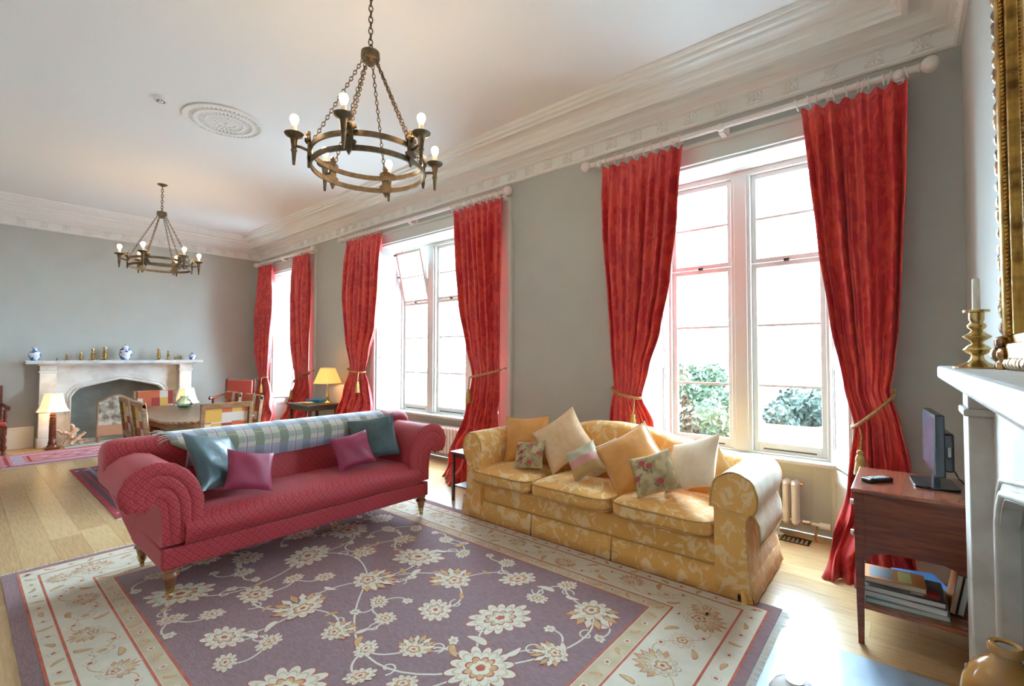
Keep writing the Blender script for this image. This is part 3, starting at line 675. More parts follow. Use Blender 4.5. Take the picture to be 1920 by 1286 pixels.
# ------------------------------------------------------------------ fireplaces
def fireplace(T, q, zs, half, open_h, arch_h, dep, opn):
    """q(a, d, z): a along the wall from centre, d out of the wall, z up"""
    def pb(name, mat, a0, a1, d0, d1, z0, z1, bev=.006):
        mb = MB(); vs = [q(a, d, z) for a in (a0, a1) for d in (d0, d1) for z in (z0, z1)]
        mb.add(vs, [(0, 1, 3, 2), (4, 6, 7, 5), (0, 4, 5, 1), (2, 3, 7, 6), (0, 2, 6, 4), (1, 5, 7, 3)]); return mb.build(name, mat, T, bevel=bev)
    pw = .20; sp = dep*.42
    for s in (-1, 1):
        a0, a1 = sorted((s*half, s*(half-pw)))
        pb('pilaster', 'stone', a0, a1, 0, dep, .16, zs-.20); pb('plinth', 'stone', a0-.015, a1+.015, 0, dep+.015, 0, .16)
        pb('capital', 'stone', a0-.012, a1+.012, 0, dep+.014, zs-.20, zs-.17); pb('frieze_block', 'stone', a0, a1, 0, dep, zs-.17, zs-.085)
    # spandrel panel with four-centred arch opening
    hi = half-pw; mb = MB(); n = 24
    arch = []
    for k in range(n+1):
        a = lerp(-opn, opn, k/n); t = abs(a)/opn
        z = arch_h-(arch_h-open_h)*(.55*t+.45*max(0, (t-.80)/.20)**2.0)
        arch.append((a, z))
    out = [(-hi, 0), (-hi, zs-.085), (hi, zs-.085), (hi, 0), (opn, 0)]+arch[::-1]+[(-opn, 0)]
    # panel as strips (top) + two legs
    for (a, z), (b, y) in zip(arch, arch[1:]):
        mb.add([q(a, 0, z), q(b, 0, y), q(b, 0, zs-.085), q(a, 0, zs-.085), q(a, sp, z), q(b, sp, y), q(b, sp, zs-.085), q(a, sp, zs-.085)], [(4, 5, 6, 7), (0, 1, 5, 4), (0, 3, 2, 1)])
    for s in (-1, 1):
        a, b = sorted((s*hi, s*opn)); vs = [q(x, d, z) for x in (a, b) for d in (0, sp) for z in (0, zs-.085)]
        mb.add(vs, [(0, 1, 3, 2), (4, 6, 7, 5), (0, 4, 5, 1), (2, 3, 7, 6), (0, 2, 6, 4), (1, 5, 7, 3)])
    mb.build('spandrel', 'stone', T)
    for off, rad in ((.018, .016), (.06, .010)):
        path = [(-opn-off, .0)]+[(-opn-off, open_h*.55)]+[(a*(1+off/opn), z+off) for a, z in arch]+[(opn+off, open_h*.55), (opn+off, 0)]
        MB().tube([q(a, sp, z) for a, z in path], rad, 8).build('arch_moulding', 'stone', T, True)
    pb('bed_moulding', 'stone', -half-.02, half+.02, 0, dep+.02, zs-.085, zs-.06); pb('shelf', 'stone_shelf', -half-.17, half+.17, 0, dep+.075, zs-.06, zs, .012)
    return arch
# dining end
YC = 1.9
FF = thing('fireplace', 'wide grey stone fireplace at the dining end with mantel of blue jars', 'fireplace', (XL, YC, 0))
fireplace(FF, lambda a, d, z: (XL+d, YC+a, z), 1.41, 1.045, .78, 1.07, .25, .645)
mb = MB(); mb.box(XL-.43, XL-.36, 1.2, 2.6, 0, 1.1); mb.box(XL-.36, XL-.005, 1.255, 2.545, 1.06, 1.08); mb.build('fireback', 'soot_hole_shade', FF); MB().box(XL-.36, XL+.02, 1.256, 2.544, -.016, .012).build('firebox_floor', 'hearth_stone', FF)
tag(MB().box(XL+.26, XL+.56, 1.14, 2.72, 0.0005, .022).build('hearth_slab', 'hearth_stone', bevel=.004), 'pale stone hearth slab before the dining end fireplace', 'hearth')
# near end (right wall): centre chosen so its far pilaster stands at y 2.68..2.86
YN = 1.80
NF = thing('fireplace', 'veined stone fireplace beside the television table', 'fireplace', (XR, YN, 0))
fireplace(NF, lambda a, d, z: (XR-d, YN+a, z), 1.455, 1.06, .85, 1.10, .125, .76)
MB().box(XR+.36, XR+.43, 1.0, 2.6, 0, 1.14).build('fireback', 'soot_hole_shade', NF); MB().box(XR-.02, XR+.36, 1.042, 2.558, -.016, .012).build('firebox_floor', 'slate', NF)
tag(MB().box(-.54, XR-.16, .68, 2.92, .0005, .012).build('slate_hearth', 'slate', bevel=.003), 'blue-grey slate hearth slab set beside the floral carpet', 'hearth')

# ------------------------------------------------------------------ small lathe things
def lathe_thing(name, label, cat, loc, parts, group=None, seg=18):
    T = thing(name, label, cat, loc, group=group)
    for nm, mat, prof in parts: MB().lathe([(r, z+loc[2]) for r, z in prof], seg, (loc[0], loc[1], 0)).build(nm, mat, T, True)
    return T
def candlestick(label, x, y, z, h, group=None, candle=0, wide=1.0, mat='brass'):
    s = h; k = wide*h*.2
    prof = [(0, 0), (k*1.6, 0), (k*1.6, .02*s), (k*1.35, .05*s), (k*.7, .10*s), (k*.45, .16*s), (k*.38, .22*s), (k*.75, .27*s), (k*.95, .32*s), (k*.7, .38*s), (k*.35, .43*s), (k*.42, .46*s), (k*.85, .52*s), (k*.95, .55*s), (k*.6, .60*s), (k*.36, .65*s), (k*.6, .70*s), (k*.62, .74*s), (k*.4, .79*s), (k*.5, .84*s), (k*.5, .95*s), (k*.85, .965*s), (k*.85, s), (0, s)]
    parts = [('stick', mat, prof)]
    if candle: parts.append(('candle', 'wax', [(0, s), (.0115, s), (.0105, s+candle), (.004, s+candle+.003), (0, s+candle+.003)]))
    return lathe_thing('candlestick', label, 'candlestick', (x, y, z), parts, group)
ms = -10.70
def jar(label, x, y, z, h, rm, lid=True, name='ginger_jar'):
    T = thing(name, label, 'jar' if lid else 'vase', (x, y, z))
    body = [(0, 0), (rm*.62, 0), (rm*.60, .03*h), (rm*.80, .18*h), (rm, .40*h), (rm*.97, .52*h), (rm*.75, .66*h), (rm*.48, .72*h)]
    if lid:
        MB().lathe([(r, q+z) for r, q in body+[(rm*.48, .75*h), (0, .75*h)]], 24, (x, y, 0)).build('body', 'porcelain', T, True)
        MB().lathe([(0, .75*h+z), (rm*.56, .75*h+z), (rm*.58, .78*h+z), (rm*.45, .85*h+z), (rm*.2, .90*h+z), (rm*.08, .92*h+z), (rm*.14, .96*h+z), (0, h+z)], 20, (x, y, 0)).build('lid', 'porcelain', T, True)
    else: MB().lathe([(r, q+z) for r, q in body+[(rm*.34, .80*h), (rm*.36, .90*h), (rm*.52, h), (rm*.46, h), (rm*.3, .9*h), (0, .8*h)]], 24, (x, y, 0)).build('body', 'porcelain', T, True)
    for zz, rr_ in ((.03, .63), (.66, .76)): MB().tube([(x+rm*rr_*cos(a), y+rm*rr_*sin(a), z+zz*h) for a in [2*PI*k/24 for k in range(24)]], .0022, 5, True).build('blue_band', 'porcelain_blue', T, True)
    return T
jar('blue and white bottle vase without a lid on the stone mantel', ms, .80, 1.41, .21, .075, False, 'porcelain_vase')
jar('tall lidded blue and white ginger jar at the middle of the mantel', ms, 1.94, 1.41, .29, .095)
jar('small lidded blue and white jar at the window end of the mantel', ms, 2.97, 1.41, .155, .062)
for y, h, lb in ((1.06, .04, 'tiny brass candlestick next to the bottle vase'), (1.18, .11, 'second smallest brass candlestick between the bottle vase and the tall ginger jar'), (1.35, .13, 'short brass candlestick next to the two tall candlesticks by the bottle vase'), (1.50, .19, 'medium brass candlestick beside the tallest one on the mantel'), (1.66, .22, 'tallest brass candlestick on the bottle vase side of the mantel'),
                 (2.43, .21, 'tallest brass candlestick between the ginger jar and the small jar'), (2.58, .165, 'medium brass candlestick between the tallest one and the small jar'), (2.69, .085, 'low brass candlestick second from the small lidded jar'), (2.78, .075, 'lowest brass candlestick next to the small lidded jar')):
    candlestick(lb, ms, y, 1.41, h, 'brass candlesticks on the stone mantel', wide=1.0 if h > .1 else 1.4)

def square_shade(T, x, y, z0, z1, rb, rt, mat, nm='shade', flare=True):
    mb = MB(); n = 8; m_ = 6
    def pt(i, j):
        t = j/(m_-1); a = 2*PI*(i+.5)/n; r = lerp(rb, rt, t**(.6 if flare else 1)); return (x+r*cos(a), y+r*sin(a), lerp(z0, z1, t))
    mb.grid(pt, n, m_, True); o = mb.build(nm, mat, T, False); s = o.modifiers.new('thick', 'SOLIDIFY'); s.thickness = .003
    for zz, r_ in ((z0, rb), (z1, rt)): MB().tube([(x+r_*cos(2*PI*(i+.5)/n), y+r_*sin(2*PI*(i+.5)/n), zz) for i in range(n)], .006, 6, True).build('shade_trim', 'shade_trim', o)
    return o
def column_lamp(label, x, y):
    T = thing('column_lamp', label, 'lamp', (x, y, 0))
    MB().box(x-.085, x+.085, y-.085, y+.085, 0.0005, .035).build('base', 'mahogany', T, bevel=.008)
    MB().lathe([(.07, .035), (.065, .06), (.05, .075), (.055, .10), (.045, .12), (.048, .14), (.040, .15), (.043, .17), (.036, .50), (.045, .51), (.03, .525), (.04, .545), (.028, .57), (.02, .60), (.02, .65), (0, .65)], 18, (x, y, 0)).build('column', 'mahogany', T, True)
    mb = MB()
    for k in range(11): mb.tube([(x+.042*cos(a), y+.042*sin(a), .19+.028*k) for a in [2*PI*i/12 for i in range(12)]], .005, 5, True)
    mb.build('turned_rings', 'mahogany', T, True)
    MB().ball((x, y, .72), .03, 10, 8).build('bulb', 'bulb_lit', T, True)
    square_shade(T, x, y, .60, .875, .205, .115, 'shade_cream')
column_lamp('mahogany column lamp with cream shade standing beside the carved driftwood', -10.40, 1.0)
column_lamp('mahogany column lamp with cream shade behind the dining table', -10.38, 2.80)
# fire screen
FS = thing('fire_screen', 'wooden fire screen with faded tapestry panel in the stone fireplace', 'fire screen', (-10.50, 1.80, .0))
top = [(lerp(1.56, 2.04, k/16), .70+.10*sin(PI*k/16)**1.5) for k in range(17)]
MB().prism([(1.56, .30)]+top+[(2.04, .30)], lambda a, b, w_: (w_, a, b), -10.515, -10.495).build('tapestry_panel', 'tapestry', FS)
MB().box(-10.517, -10.493, 1.56, 2.04, .12, .30).build('lower_panel', 'tapestry_band', FS)
MB().tube([(-10.505, a, b) for a, b in [(1.55, .1)]+top+[(2.05, .1)]], .014, 8).build('frame', 'oak_wood', FS, True)
for y in (1.56, 2.04): MB().box(-10.60, -10.41, y-.015, y+.015, .0225, .10).build('foot', 'oak_wood', FS, bevel=.008)
# driftwood
DW = thing('driftwood', 'knotted driftwood sculpture on the hearth next to the lamp', 'driftwood', (-10.42, 1.24, .0225))
rg = random.Random(5); mb = MB()
for p0, p1, p2, ra in (((-10.42, 1.14, .05), (-10.4, 1.22, .20), (-10.4, 1.30, .30), .035), ((-10.44, 1.34, .04), (-10.42, 1.28, .16), (-10.42, 1.14, .25), .04), ((-10.38, 1.22, .05), (-10.4, 1.27, .14), (-10.38, 1.38, .22), .035), ((-10.46, 1.26, .18), (-10.43, 1.25, .27), (-10.42, 1.22, .37), .03), ((-10.4, 1.30, .12), (-10.36, 1.36, .07), (-10.36, 1.42, .12), .022), ((-10.45, 1.12, .22), (-10.42, 1.08, .27), (-10.42, 1.03, .30), .022)):
    pts = [(1-t)**2*Vector(p0)+2*t*(1-t)*Vector(p1)+t*t*Vector(p2)+Vector((rg.uniform(-.008, .008), rg.uniform(-.01, .01), rg.uniform(-.008, .008))) for t in [i/7 for i in range(8)]]
    mb.tube(pts, [ra*(1-.5*abs(i/7-.4))*rg.uniform(.8, 1.2) for i in range(8)], 8)
mb.build('branches', 'driftwood', DW, True)

# ------------------------------------------------------------------ rugs
def fan(mb, pts, z):
    c = (sum(p[0] for p in pts)/len(pts), sum(p[1] for p in pts)/len(pts)); n = len(pts)
    mb.add([(c[0], c[1], z)]+[(p[0], p[1], z) for p in pts], [(0, i+1, (i+1) % n+1) for i in range(n)])
def rect(mb, x0, x1, y0, y1, z): mb.add([(x0, y0, z), (x1, y0, z), (x1, y1, z), (x0, y1, z)], [(0, 1, 2, 3)])
RX0, RX1, RY0, RY1 = -4.68, -.575, .22, 3.16
rug = thing('floral_carpet', 'large mauve and cream floral carpet under the two sofas', 'carpet', (-2.63, 1.69, 0))
MB().box(RX0, RX1, RY0, RY1, .0005, .010).build('pile', 'rug_mauve', rug)
LY = {k: MB() for k in ('rug_cream', 'rug_tan', 'rug_red', 'rug_gold', 'rug_mauve')}
def frame(mat, dx0, dx1, dy0, dy1, z):
    """ring between inset d0 and inset d1"""
    a0, a1, b0, b1 = RX0+dx0, RX1-dx0, RY0+dy0, RY1-dy0; c0, c1, d0, d1 = RX0+dx1, RX1-dx1, RY0+dy1, RY1-dy1
    mb = LY[mat]; rect(mb, a0, a1, b0, d0, z); rect(mb, a0, a1, d1, b1, z); rect(mb, a0, c0, d0, d1, z); rect(mb, c1, a1, d0, d1, z)
BX = [.055, .175, .50, .61]; BY = [.075, .165, .40, .49]
frame('rug_cream', BX[0], BX[3], BY[0], BY[3], .0104); frame('rug_tan', BX[2]+.01, BX[3]-.01, BY[2]+.01, BY[3]-.01, .0108)
for bx, by in zip(BX, BY): frame('rug_red', bx-.006, bx+.006, by-.006, by+.006, .0112)
def flower(x, y, r, rot=0, petals=9, sq=1.0, core='rug_gold', z=.0114):
    def ring(rad, n, dep, k=3):
        o = []
        for i in range(n*k*2):
            t = 2*PI*i/(n*k*2); rr_ = rad*(1-dep+dep*abs(cos(n*t/2))**.8)*(1+.09*sin(2*t+x*9)+.06*sin(5*t+y*7)); a = rr_*cos(t); b = rr_*sin(t)*sq
            o.append((x+a*cos(rot)-b*sin(rot), y+a*sin(rot)+b*cos(rot)))
        return o
    if r > .05:
        pp = petals+3
        fan(LY['rug_red'], ring(r*1.04, pp, .30), z); fan(LY['rug_cream'], ring(r, pp, .33), z+.0003)
        fan(LY['rug_tan'], ring(r*.80, pp, .25), z+.0005); fan(LY['rug_cream'], ring(r*.72, pp, .28), z+.0007)
        fan(LY['rug_red'], ring(r*.52, petals-2, .30), z+.0009); fan(LY[core], ring(r*.46, petals-2, .33), z+.0011)
        fan(LY['rug_cream'], ring(r*.32, 5, .3), z+.0013); fan(LY['rug_red'], ring(r*.15, 5, .2), z+.0015)
    else:
        fan(LY['rug_red'], ring(r*1.06, petals, .30), z); fan(LY['rug_cream'], ring(r, petals, .32), z+.0003); fan(LY[core], ring(r*.45, 5, .2), z+.0006)
def palmette(x, y, r, rot, z=.0116, base='rug_cream'):
    flower(x, y, r*.62, rot, 7, .9, 'rug_gold', z)
    for i in range(-4, 5):
        a = rot+PI/2+i*.34; L_ = r*(1.05-.05*abs(i)); c, s = cos(a), sin(a); w_ = r*.13
        pts = [(x+c*r*.45, y+s*r*.45), (x+c*L_*.8-s*w_, y+s*L_*.8+c*w_), (x+c*L_*1.1, y+s*L_*1.1), (x+c*L_*.8+s*w_, y+s*L_*.8-c*w_)]
        fan(LY['rug_red'], pts, z+.0004); q = [(x+(px-x)*.9+c*r*.03, y+(py-y)*.9+s*r*.03) for px, py in pts]; fan(LY[base if i % 2 else 'rug_gold'], q, z+.0007)
def ribbon(mb, pts, w_, z):
    n = len(pts); vs = []
    for i in range(n):
        a = Vector(pts[max(i-1, 0)]); b = Vector(pts[min(i+1, n-1)]); d = b-a; d = d.normalized() if d.length > 1e-9 else Vector((1, 0)); nn = Vector((-d.y, d.x)); p = Vector(pts[i])
        vs += [tuple(p+nn*w_)+(z,), tuple(p-nn*w_)+(z,)]
    mb.add(vs, [(2*i, 2*i+1, 2*i+3, 2*i+2) for i in range(n-1)])
def leaf(x, y, L_, rot, mat='rug_cream', z=.0114):
    pts = []
    for i in range(14):
        t = 2*PI*i/14; a = L_*.5*cos(t); b = L_*.17*sin(t)*(1-.35*cos(t))+.1*L_*cos(t)**2; pts.append((x+a*cos(rot)-b*sin(rot), y+a*sin(rot)+b*cos(rot)))
    c = (sum(p[0] for p in pts)/14, sum(p[1] for p in pts)/14); fan(LY['rug_red'], [(c[0]+(p[0]-c[0])*1.14, c[1]+(p[1]-c[1])*1.14) for p in pts], z); fan(LY[mat], pts, z+.0004)
# field
rg = random.Random(11); fx0, fx1, fy0, fy1 = RX0+BX[3], RX1-BX[3], RY0+BY[3], RY1-BY[3]
FLW = []
for (n, r) in ((11, .185), (15, .12), (26, .072), (26, .036)):
    tries = 0; k = 0
    while k < n and tries < 3000:
        tries += 1; x = rg.uniform(fx0+r*1.05, fx1-r*1.05); y = rg.uniform(fy0+r*1.05, fy1-r*1.05)
        if all((x-a)**2+(y-b)**2 > (r+c+.045)**2 for a, b, c in FLW): FLW.append((x, y, r)); k += 1
for i, (x, y, r) in enumerate(FLW):
    if r >= .11:
        if i % 3 == 0: palmette(x, y, r, rg.uniform(0, 6.3))
        else: flower(x, y, r, rg.uniform(0, 6), 11 if r > .13 else 9, .82, 'rug_gold' if i % 2 else 'rug_tan')
    elif r > .06: flower(x, y, r, rg.uniform(0, 6), 8, .8, 'rug_gold' if i % 3 else 'rug_tan')
    else: flower(x, y, r, rg.uniform(0, 6), 6, .85, 'rug_tan')
# vines
for i, (x, y, r) in enumerate(FLW):
    if r < .06: near = sorted((q for q in FLW if q[2] > .06 and q is not FLW[i]), key=lambda q: (q[0]-x)**2+(q[1]-y)**2)[:1]
    else: near = sorted((q for q in FLW[:i]), key=lambda q: (q[0]-x)**2+(q[1]-y)**2)[:1]
    for q in near:
        d = Vector((q[0]-x, q[1]-y)); nn = Vector((-d.y, d.x))*rg.choice((-1, 1))*rg.uniform(.28, .55)
        p = [Vector((x, y)), Vector((x, y))+d*.25+nn, Vector((x, y))+d*.75+nn*.4, Vector((q[0], q[1]))]
        pts = []
        for k in range(19):
            t = k/18; v = (1-t)**3*p[0]+3*t*(1-t)**2*p[1]+3*t*t*(1-t)*p[2]+t**3*p[3]; v.x = min(max(v.x, fx0+.02), fx1-.02); v.y = min(max(v.y, fy0+.02), fy1-.02); pts.append(v)
        ribbon(LY['rug_cream'], pts, .0055, .0106)
        if d.length > .25:
            m_ = pts[9]; a = rg.uniform(0, 6.3); leaf(min(max(m_.x, fx0+.08), fx1-.08), min(max(m_.y, fy0+.08), fy1-.08), rg.uniform(.07, .13), a, rg.choice(('rug_cream', 'rug_cream', 'rug_gold')))
            c = pts[5]; cu = [(c.x+.05*(1-s/14)*cos(a+s*.5), c.y+.05*(1-s/14)*sin(a+s*.5)) for s in range(13)]
            if fx0+.06 < c.x < fx1-.06 and fy0+.06 < c.y < fy1-.06: ribbon(LY['rug_cream'], cu, .0045, .0107)
# borders: large palmettes in the main band, small sprigs in the guards
def along(side, t, d):      # side 0: y0 edge, 1: y1 edge, 2: x0 edge, 3: x1 edge
    return ((t, RY0+d), (t, RY1-d), (RX0+d, t), (RX1-d, t))[side]
for side in range(4):
    lo, hi = ((RX0, RX1), (RX0, RX1), (RY0, RY1), (RY0, RY1))[side]; B = BY if side < 2 else BX; mid = (B[1]+B[2])/2; hw = (B[2]-B[1])/2
    out = (-PI/2, PI/2, PI, 0)[side]-PI/2
    n = int((hi-lo-2*B[2])/.46); 
    for i in range(n+1):
        t = lerp(lo+B[2]*.85, hi-B[2]*.85, i/n)
        x, y = along(side, t, mid)
        palmette(x, y, hw*.82, out+(PI if i % 2 else 0), base='rug_tan')
        if i < n:
            t2 = t+(hi-lo-2*B[2]*.85)/n/2; x, y = along(side, t2, mid); flower(x, y, hw*.42, i, 7, .85, 'rug_gold')
            for k in (-1, 1):
                x, y = along(side, t2+k*.075, mid+k*hw*.55); leaf(x, y, .075, i+k, 'rug_gold'); x, y = along(side, t2-k*.085, mid+k*hw*.5); flower(x, y, .026, i, 5, .9, 'rug_red')
            pts = [Vector(along(side, lerp(t, t2*2-t, s/16), mid+hw*.62*sin(2*PI*s/16))) for s in range(17)]; ribbon(LY['rug_gold'], pts, .003, .0107)
    for d, sz in (((B[0]+B[1])/2, .025), ((B[2]+B[3])/2, .022)):
        n2 = int((hi-lo-2*d)/.105)
        for i in range(n2+1):
            t = lerp(lo+d, hi-d, i/n2); x, y = along(side, t, d)
            if i % 2: leaf(x, y, sz*2.4, i*.9, 'rug_gold', .0114)
            else: flower(x, y, sz, i, 5, .9, 'rug_red', .0114)
for k, mb in LY.items():
    if mb.v: mb.build('woven_pattern_'+k[4:], k, rug)['kind'] = 'stuff'
mb = MB(); rg = random.Random(2)
for xe, s in ((RX1, 1), (RX0, -1)):
    n = 260
    for i in range(n):
        y = lerp(RY0+.005, RY1-.005, i/(n-1)); L_ = rg.uniform(.035, .055); dy = rg.uniform(-.008, .008)
        mb.add([(xe, y-.004, .008), (xe, y+.004, .008), (xe+s*L_, y+.003+dy, .002), (xe+s*L_, y-.003+dy, .002)], [(0, 1, 2, 3)])
mb.build('fringe', 'rug_fringe', rug)['kind'] = 'stuff'
def small_rug(name, label, x0, x1, y0, y1, mats, cells):
    T = thing(name, label, 'rug', ((x0+x1)/2, (y0+y1)/2, 0)); MB().box(x0, x1, y0, y1, .0005, .008).build('pile', mats[0], T)
    a = MB(); b = MB(); c = MB(); rg = random.Random(9)
    for d0, d1, mb in ((.05, .09, b), (.12, .24, c), (.28, .31, b)):
        for q in ((x0+d0, x1-d0, y0+d0, y0+d1), (x0+d0, x1-d0, y1-d1, y1-d0), (x0+d0, x0+d1, y0+d1, y1-d1), (x1-d1, x1-d0, y0+d1, y1-d1)): rect(mb, *q, .0084)
    n = int((x1-x0-.7)/cells); m_ = int((y1-y0-.7)/cells)
    for i in range(n):
        for j in range(m_):
            x = lerp(x0+.4, x1-.4, (i+.5)/n); y = lerp(y0+.4, y1-.4, (j+.5)/m_); s = cells*.42; mb = (a, b, c)[(i*2+j) % 3]
            fan(mb, [(x+s, y), (x, y+s), (x-s, y), (x, y-s)], .0084)
    for k in range(int((y1-y0)/.09)):
        for xx in (x0+.18, x1-.18): y = y0+.05+.09*k; fan(a, [(xx+.035, y), (xx, y+.03), (xx-.035, y), (xx, y-.03)], .0088)
    for k in range(int((x1-x0)/.09)):
        for yy in (y0+.18, y1-.18): x = x0+.05+.09*k; fan(a, [(x+.03, yy), (x, yy+.035), (x-.03, yy), (x, yy-.035)], .0088)
    for mb, mt, nm in ((a, mats[1], 'light_motifs'), (b, mats[2], 'border_lines'), (c, mats[3], 'border_band')): mb.build(nm, mt, T)['kind'] = 'stuff'
    mb = MB()
    for xe, s in ((x0, -1), (x1, 1)):
        for i in range(int((y1-y0)/.012)): y = y0+.012*i; mb.add([(xe, y, .006), (xe, y+.007, .006), (xe+s*.035, y+.007, .001), (xe+s*.035, y, .001)], [(0, 1, 2, 3)])
    mb.build('fringe', 'rug_fringe', T)['kind'] = 'stuff'
small_rug('dining_rug', 'crimson and navy bordered rug beneath the dining table', -8.33, -5.53, .97, 2.85, ('rug_crimson', 'rug_lilac', 'rug_navy', 'rug_navy'), .16)
small_rug('hearth_rug', 'pink and lilac runner rug before the stone fireplace', -10.22, -9.08, .40, 2.95, ('rug_pink', 'rug_lilac', 'rug_crimson', 'rug_lilac'), .12)

# ------------------------------------------------------------------ pillows
def pillow(name, label, c, w_, h_, t, nrm, roll, mat, group=None, pip=None, pinch=.10, deco=None):
    n = 17; mb = MB(); ids = {}
    def P(i, j, s):
        u = 2*i/(n-1)-1; v = 2*j/(n-1)-1; e = (1-u*u)*(1-v*v)
        k = 1-pinch*(1-abs(u)**2.2)*0; px = u*(1-pinch*(1-v*v)*abs(u)**3 if 0 else 1-pinch*(1-abs(v)**1.6)*abs(u)); py = v*(1-pinch*(1-abs(u)**1.6)*abs(v))
        return (px*w_/2, py*h_/2, s*t/2*(e**.42)+.006*sin(5*u+3*v)*e)
    def vid(i, j, s):
        if i in (0, n-1) or j in (0, n-1): s = 0
        if (i, j, s) not in ids: ids[(i, j, s)] = len(mb.v); mb.v.append(P(i, j, s))
        return ids[(i, j, s)]
    for s in (1, -1):
        for i in range(n-1):
            for j in range(n-1):
                q = (vid(i, j, s), vid(i+1, j, s), vid(i+1, j+1, s), vid(i, j+1, s)); mb.f.append(q if s > 0 else q[::-1])
    N = Vector(nrm).normalized(); up = Vector((0, 0, 1)); ex = up.cross(N).normalized(); ey = N.cross(ex)
    e1 = ex*cos(roll)+ey*sin(roll); e2 = -ex*sin(roll)+ey*cos(roll)
    Mx = Matrix((e1, e2, N)).transposed().to_4x4(); Mx.translation = c
    T = bpy.data.objects.new(name, None); COL.objects.link(T); T.matrix_basis = Mx; T.empty_display_size = .1; tag(T, label, 'cushion', group)
    cover = mb.build('cover', mat, T, True, world=False)
    if pip:
        b = [P(i, 0, 0) for i in range(n)]+[P(n-1, j, 0) for j in range(1, n)]+[P(i, n-1, 0) for i in range(n-2, -1, -1)]+[P(0, j, 0) for j in range(n-2, 0, -1)]
        MB().tube(b, .005, 6, True).build('piping', pip, T, True, world=False)
    if deco:
        for dm, cells in deco:
            for (u, v, du, dv, a) in cells:
                d = MB()
                def S(uu, vv):
                    fi = (uu+1)/2*(n-1); fj = (vv+1)/2*(n-1); q = P(fi, fj, 1); return (q[0], q[1], q[2]+.003)
                m2 = 10; pts = [S(max(-.97, min(.97, u+du*cos(2*PI*k/m2)*cos(a)-dv*sin(2*PI*k/m2)*sin(a))), max(-.97, min(.97, v+du*cos(2*PI*k/m2)*sin(a)+dv*sin(2*PI*k/m2)*cos(a)))) for k in range(m2)]
                cc = S(max(-.96, min(.96, u)), max(-.96, min(.96, v))); d.add([(cc[0], cc[1], cc[2]+.001)]+pts, [(0, k+1, (k+1) % m2+1) for k in range(m2)])
                d.build('printed_rose' if dm[0] == 'r' else 'printed_leaf', dm, T, True, world=False)
    return T

# ------------------------------------------------------------------ red sofa (faces +X)
RS = thing('chesterfield_sofa', 'red diamond-weave sofa with scroll arms, turned legs and brass castors', 'sofa', (-3.82, 1.84, 0))
SR = 'sofa_red'
def rbox(x0, x1, y0, y1, z0, z1, name, mat, T, bev=.03, sub=0, smooth=True):
    o = MB().box(x0, x1, y0, y1, z0, z1).build(name, mat, T, smooth, bevel=bev); o.modifiers['bevel'].segments = 4; return o
rbox(-4.20, -3.43, .815, 2.865, .195, .325, 'seat_rail', SR, RS, .014)
# seat: crowned top with rounded front
def seat_pt(i, j):
    y = lerp(.93, 2.75, i/48); t = j/15
    prof = [(-4.05, .33), (-4.05, .49), (-3.95, .505), (-3.8, .515), (-3.65, .52), (-3.55, .518), (-3.48, .508), (-3.435, .488), (-3.405, .46), (-3.392, .42), (-3.395, .38), (-3.41, .345), (-3.425, .328), (-3.5, .326), (-3.8, .326), (-4.05, .326)]
    x, z = prof[j]; s = sin(PI*i/48)**.3
    if .45 < z: z += .012*(s-1)+.0035*sin(34*y+6*x)*math.exp(-((y-1.95)/.30)**2)
    return (x, y, z)
MB().grid(seat_pt, 49, 16, False, True).build('seat', SR, RS, True)
# back with rolled top
bp = catmull([(-3.90, .40), (-3.915, .55), (-3.94, .68), (-3.955, .76), (-3.945, .82), (-3.955, .872), (-3.99, .912), (-4.05, .932), (-4.12, .930), (-4.18, .905), (-4.225, .86), (-4.245, .80), (-4.235, .745), (-4.21, .71), (-4.205, .60), (-4.20, .40), (-4.20, .20), (-4.05, .20)], 2)
def back_pt(i, j):
    ys = [.625, .635, .655, .69, .74]+[lerp(.80, 2.88, k/12) for k in range(13)]+[2.94, 2.99, 3.025, 3.045, 3.055]; sc = [.55, .76, .90, .97, 1.]+[1]*13+[1, .97, .90, .76, .55]
    x, z = bp[j]; s = sc[i]; cx, cz = -4.09, .81
    if z > .66: x = cx+(x-cx)*s; z = cz+(z-cz)*s
    y = ys[i]
    if z <= .66: y = min(max(y, .82), 2.86)
    return (x, y, z)
mb = MB().grid(back_pt, 23, len(bp), False, True); nb = len(bp); mb.f += [tuple(range(nb)), tuple(22*nb+k for k in range(nb))[::-1]]; mb.build('back', SR, RS, True)
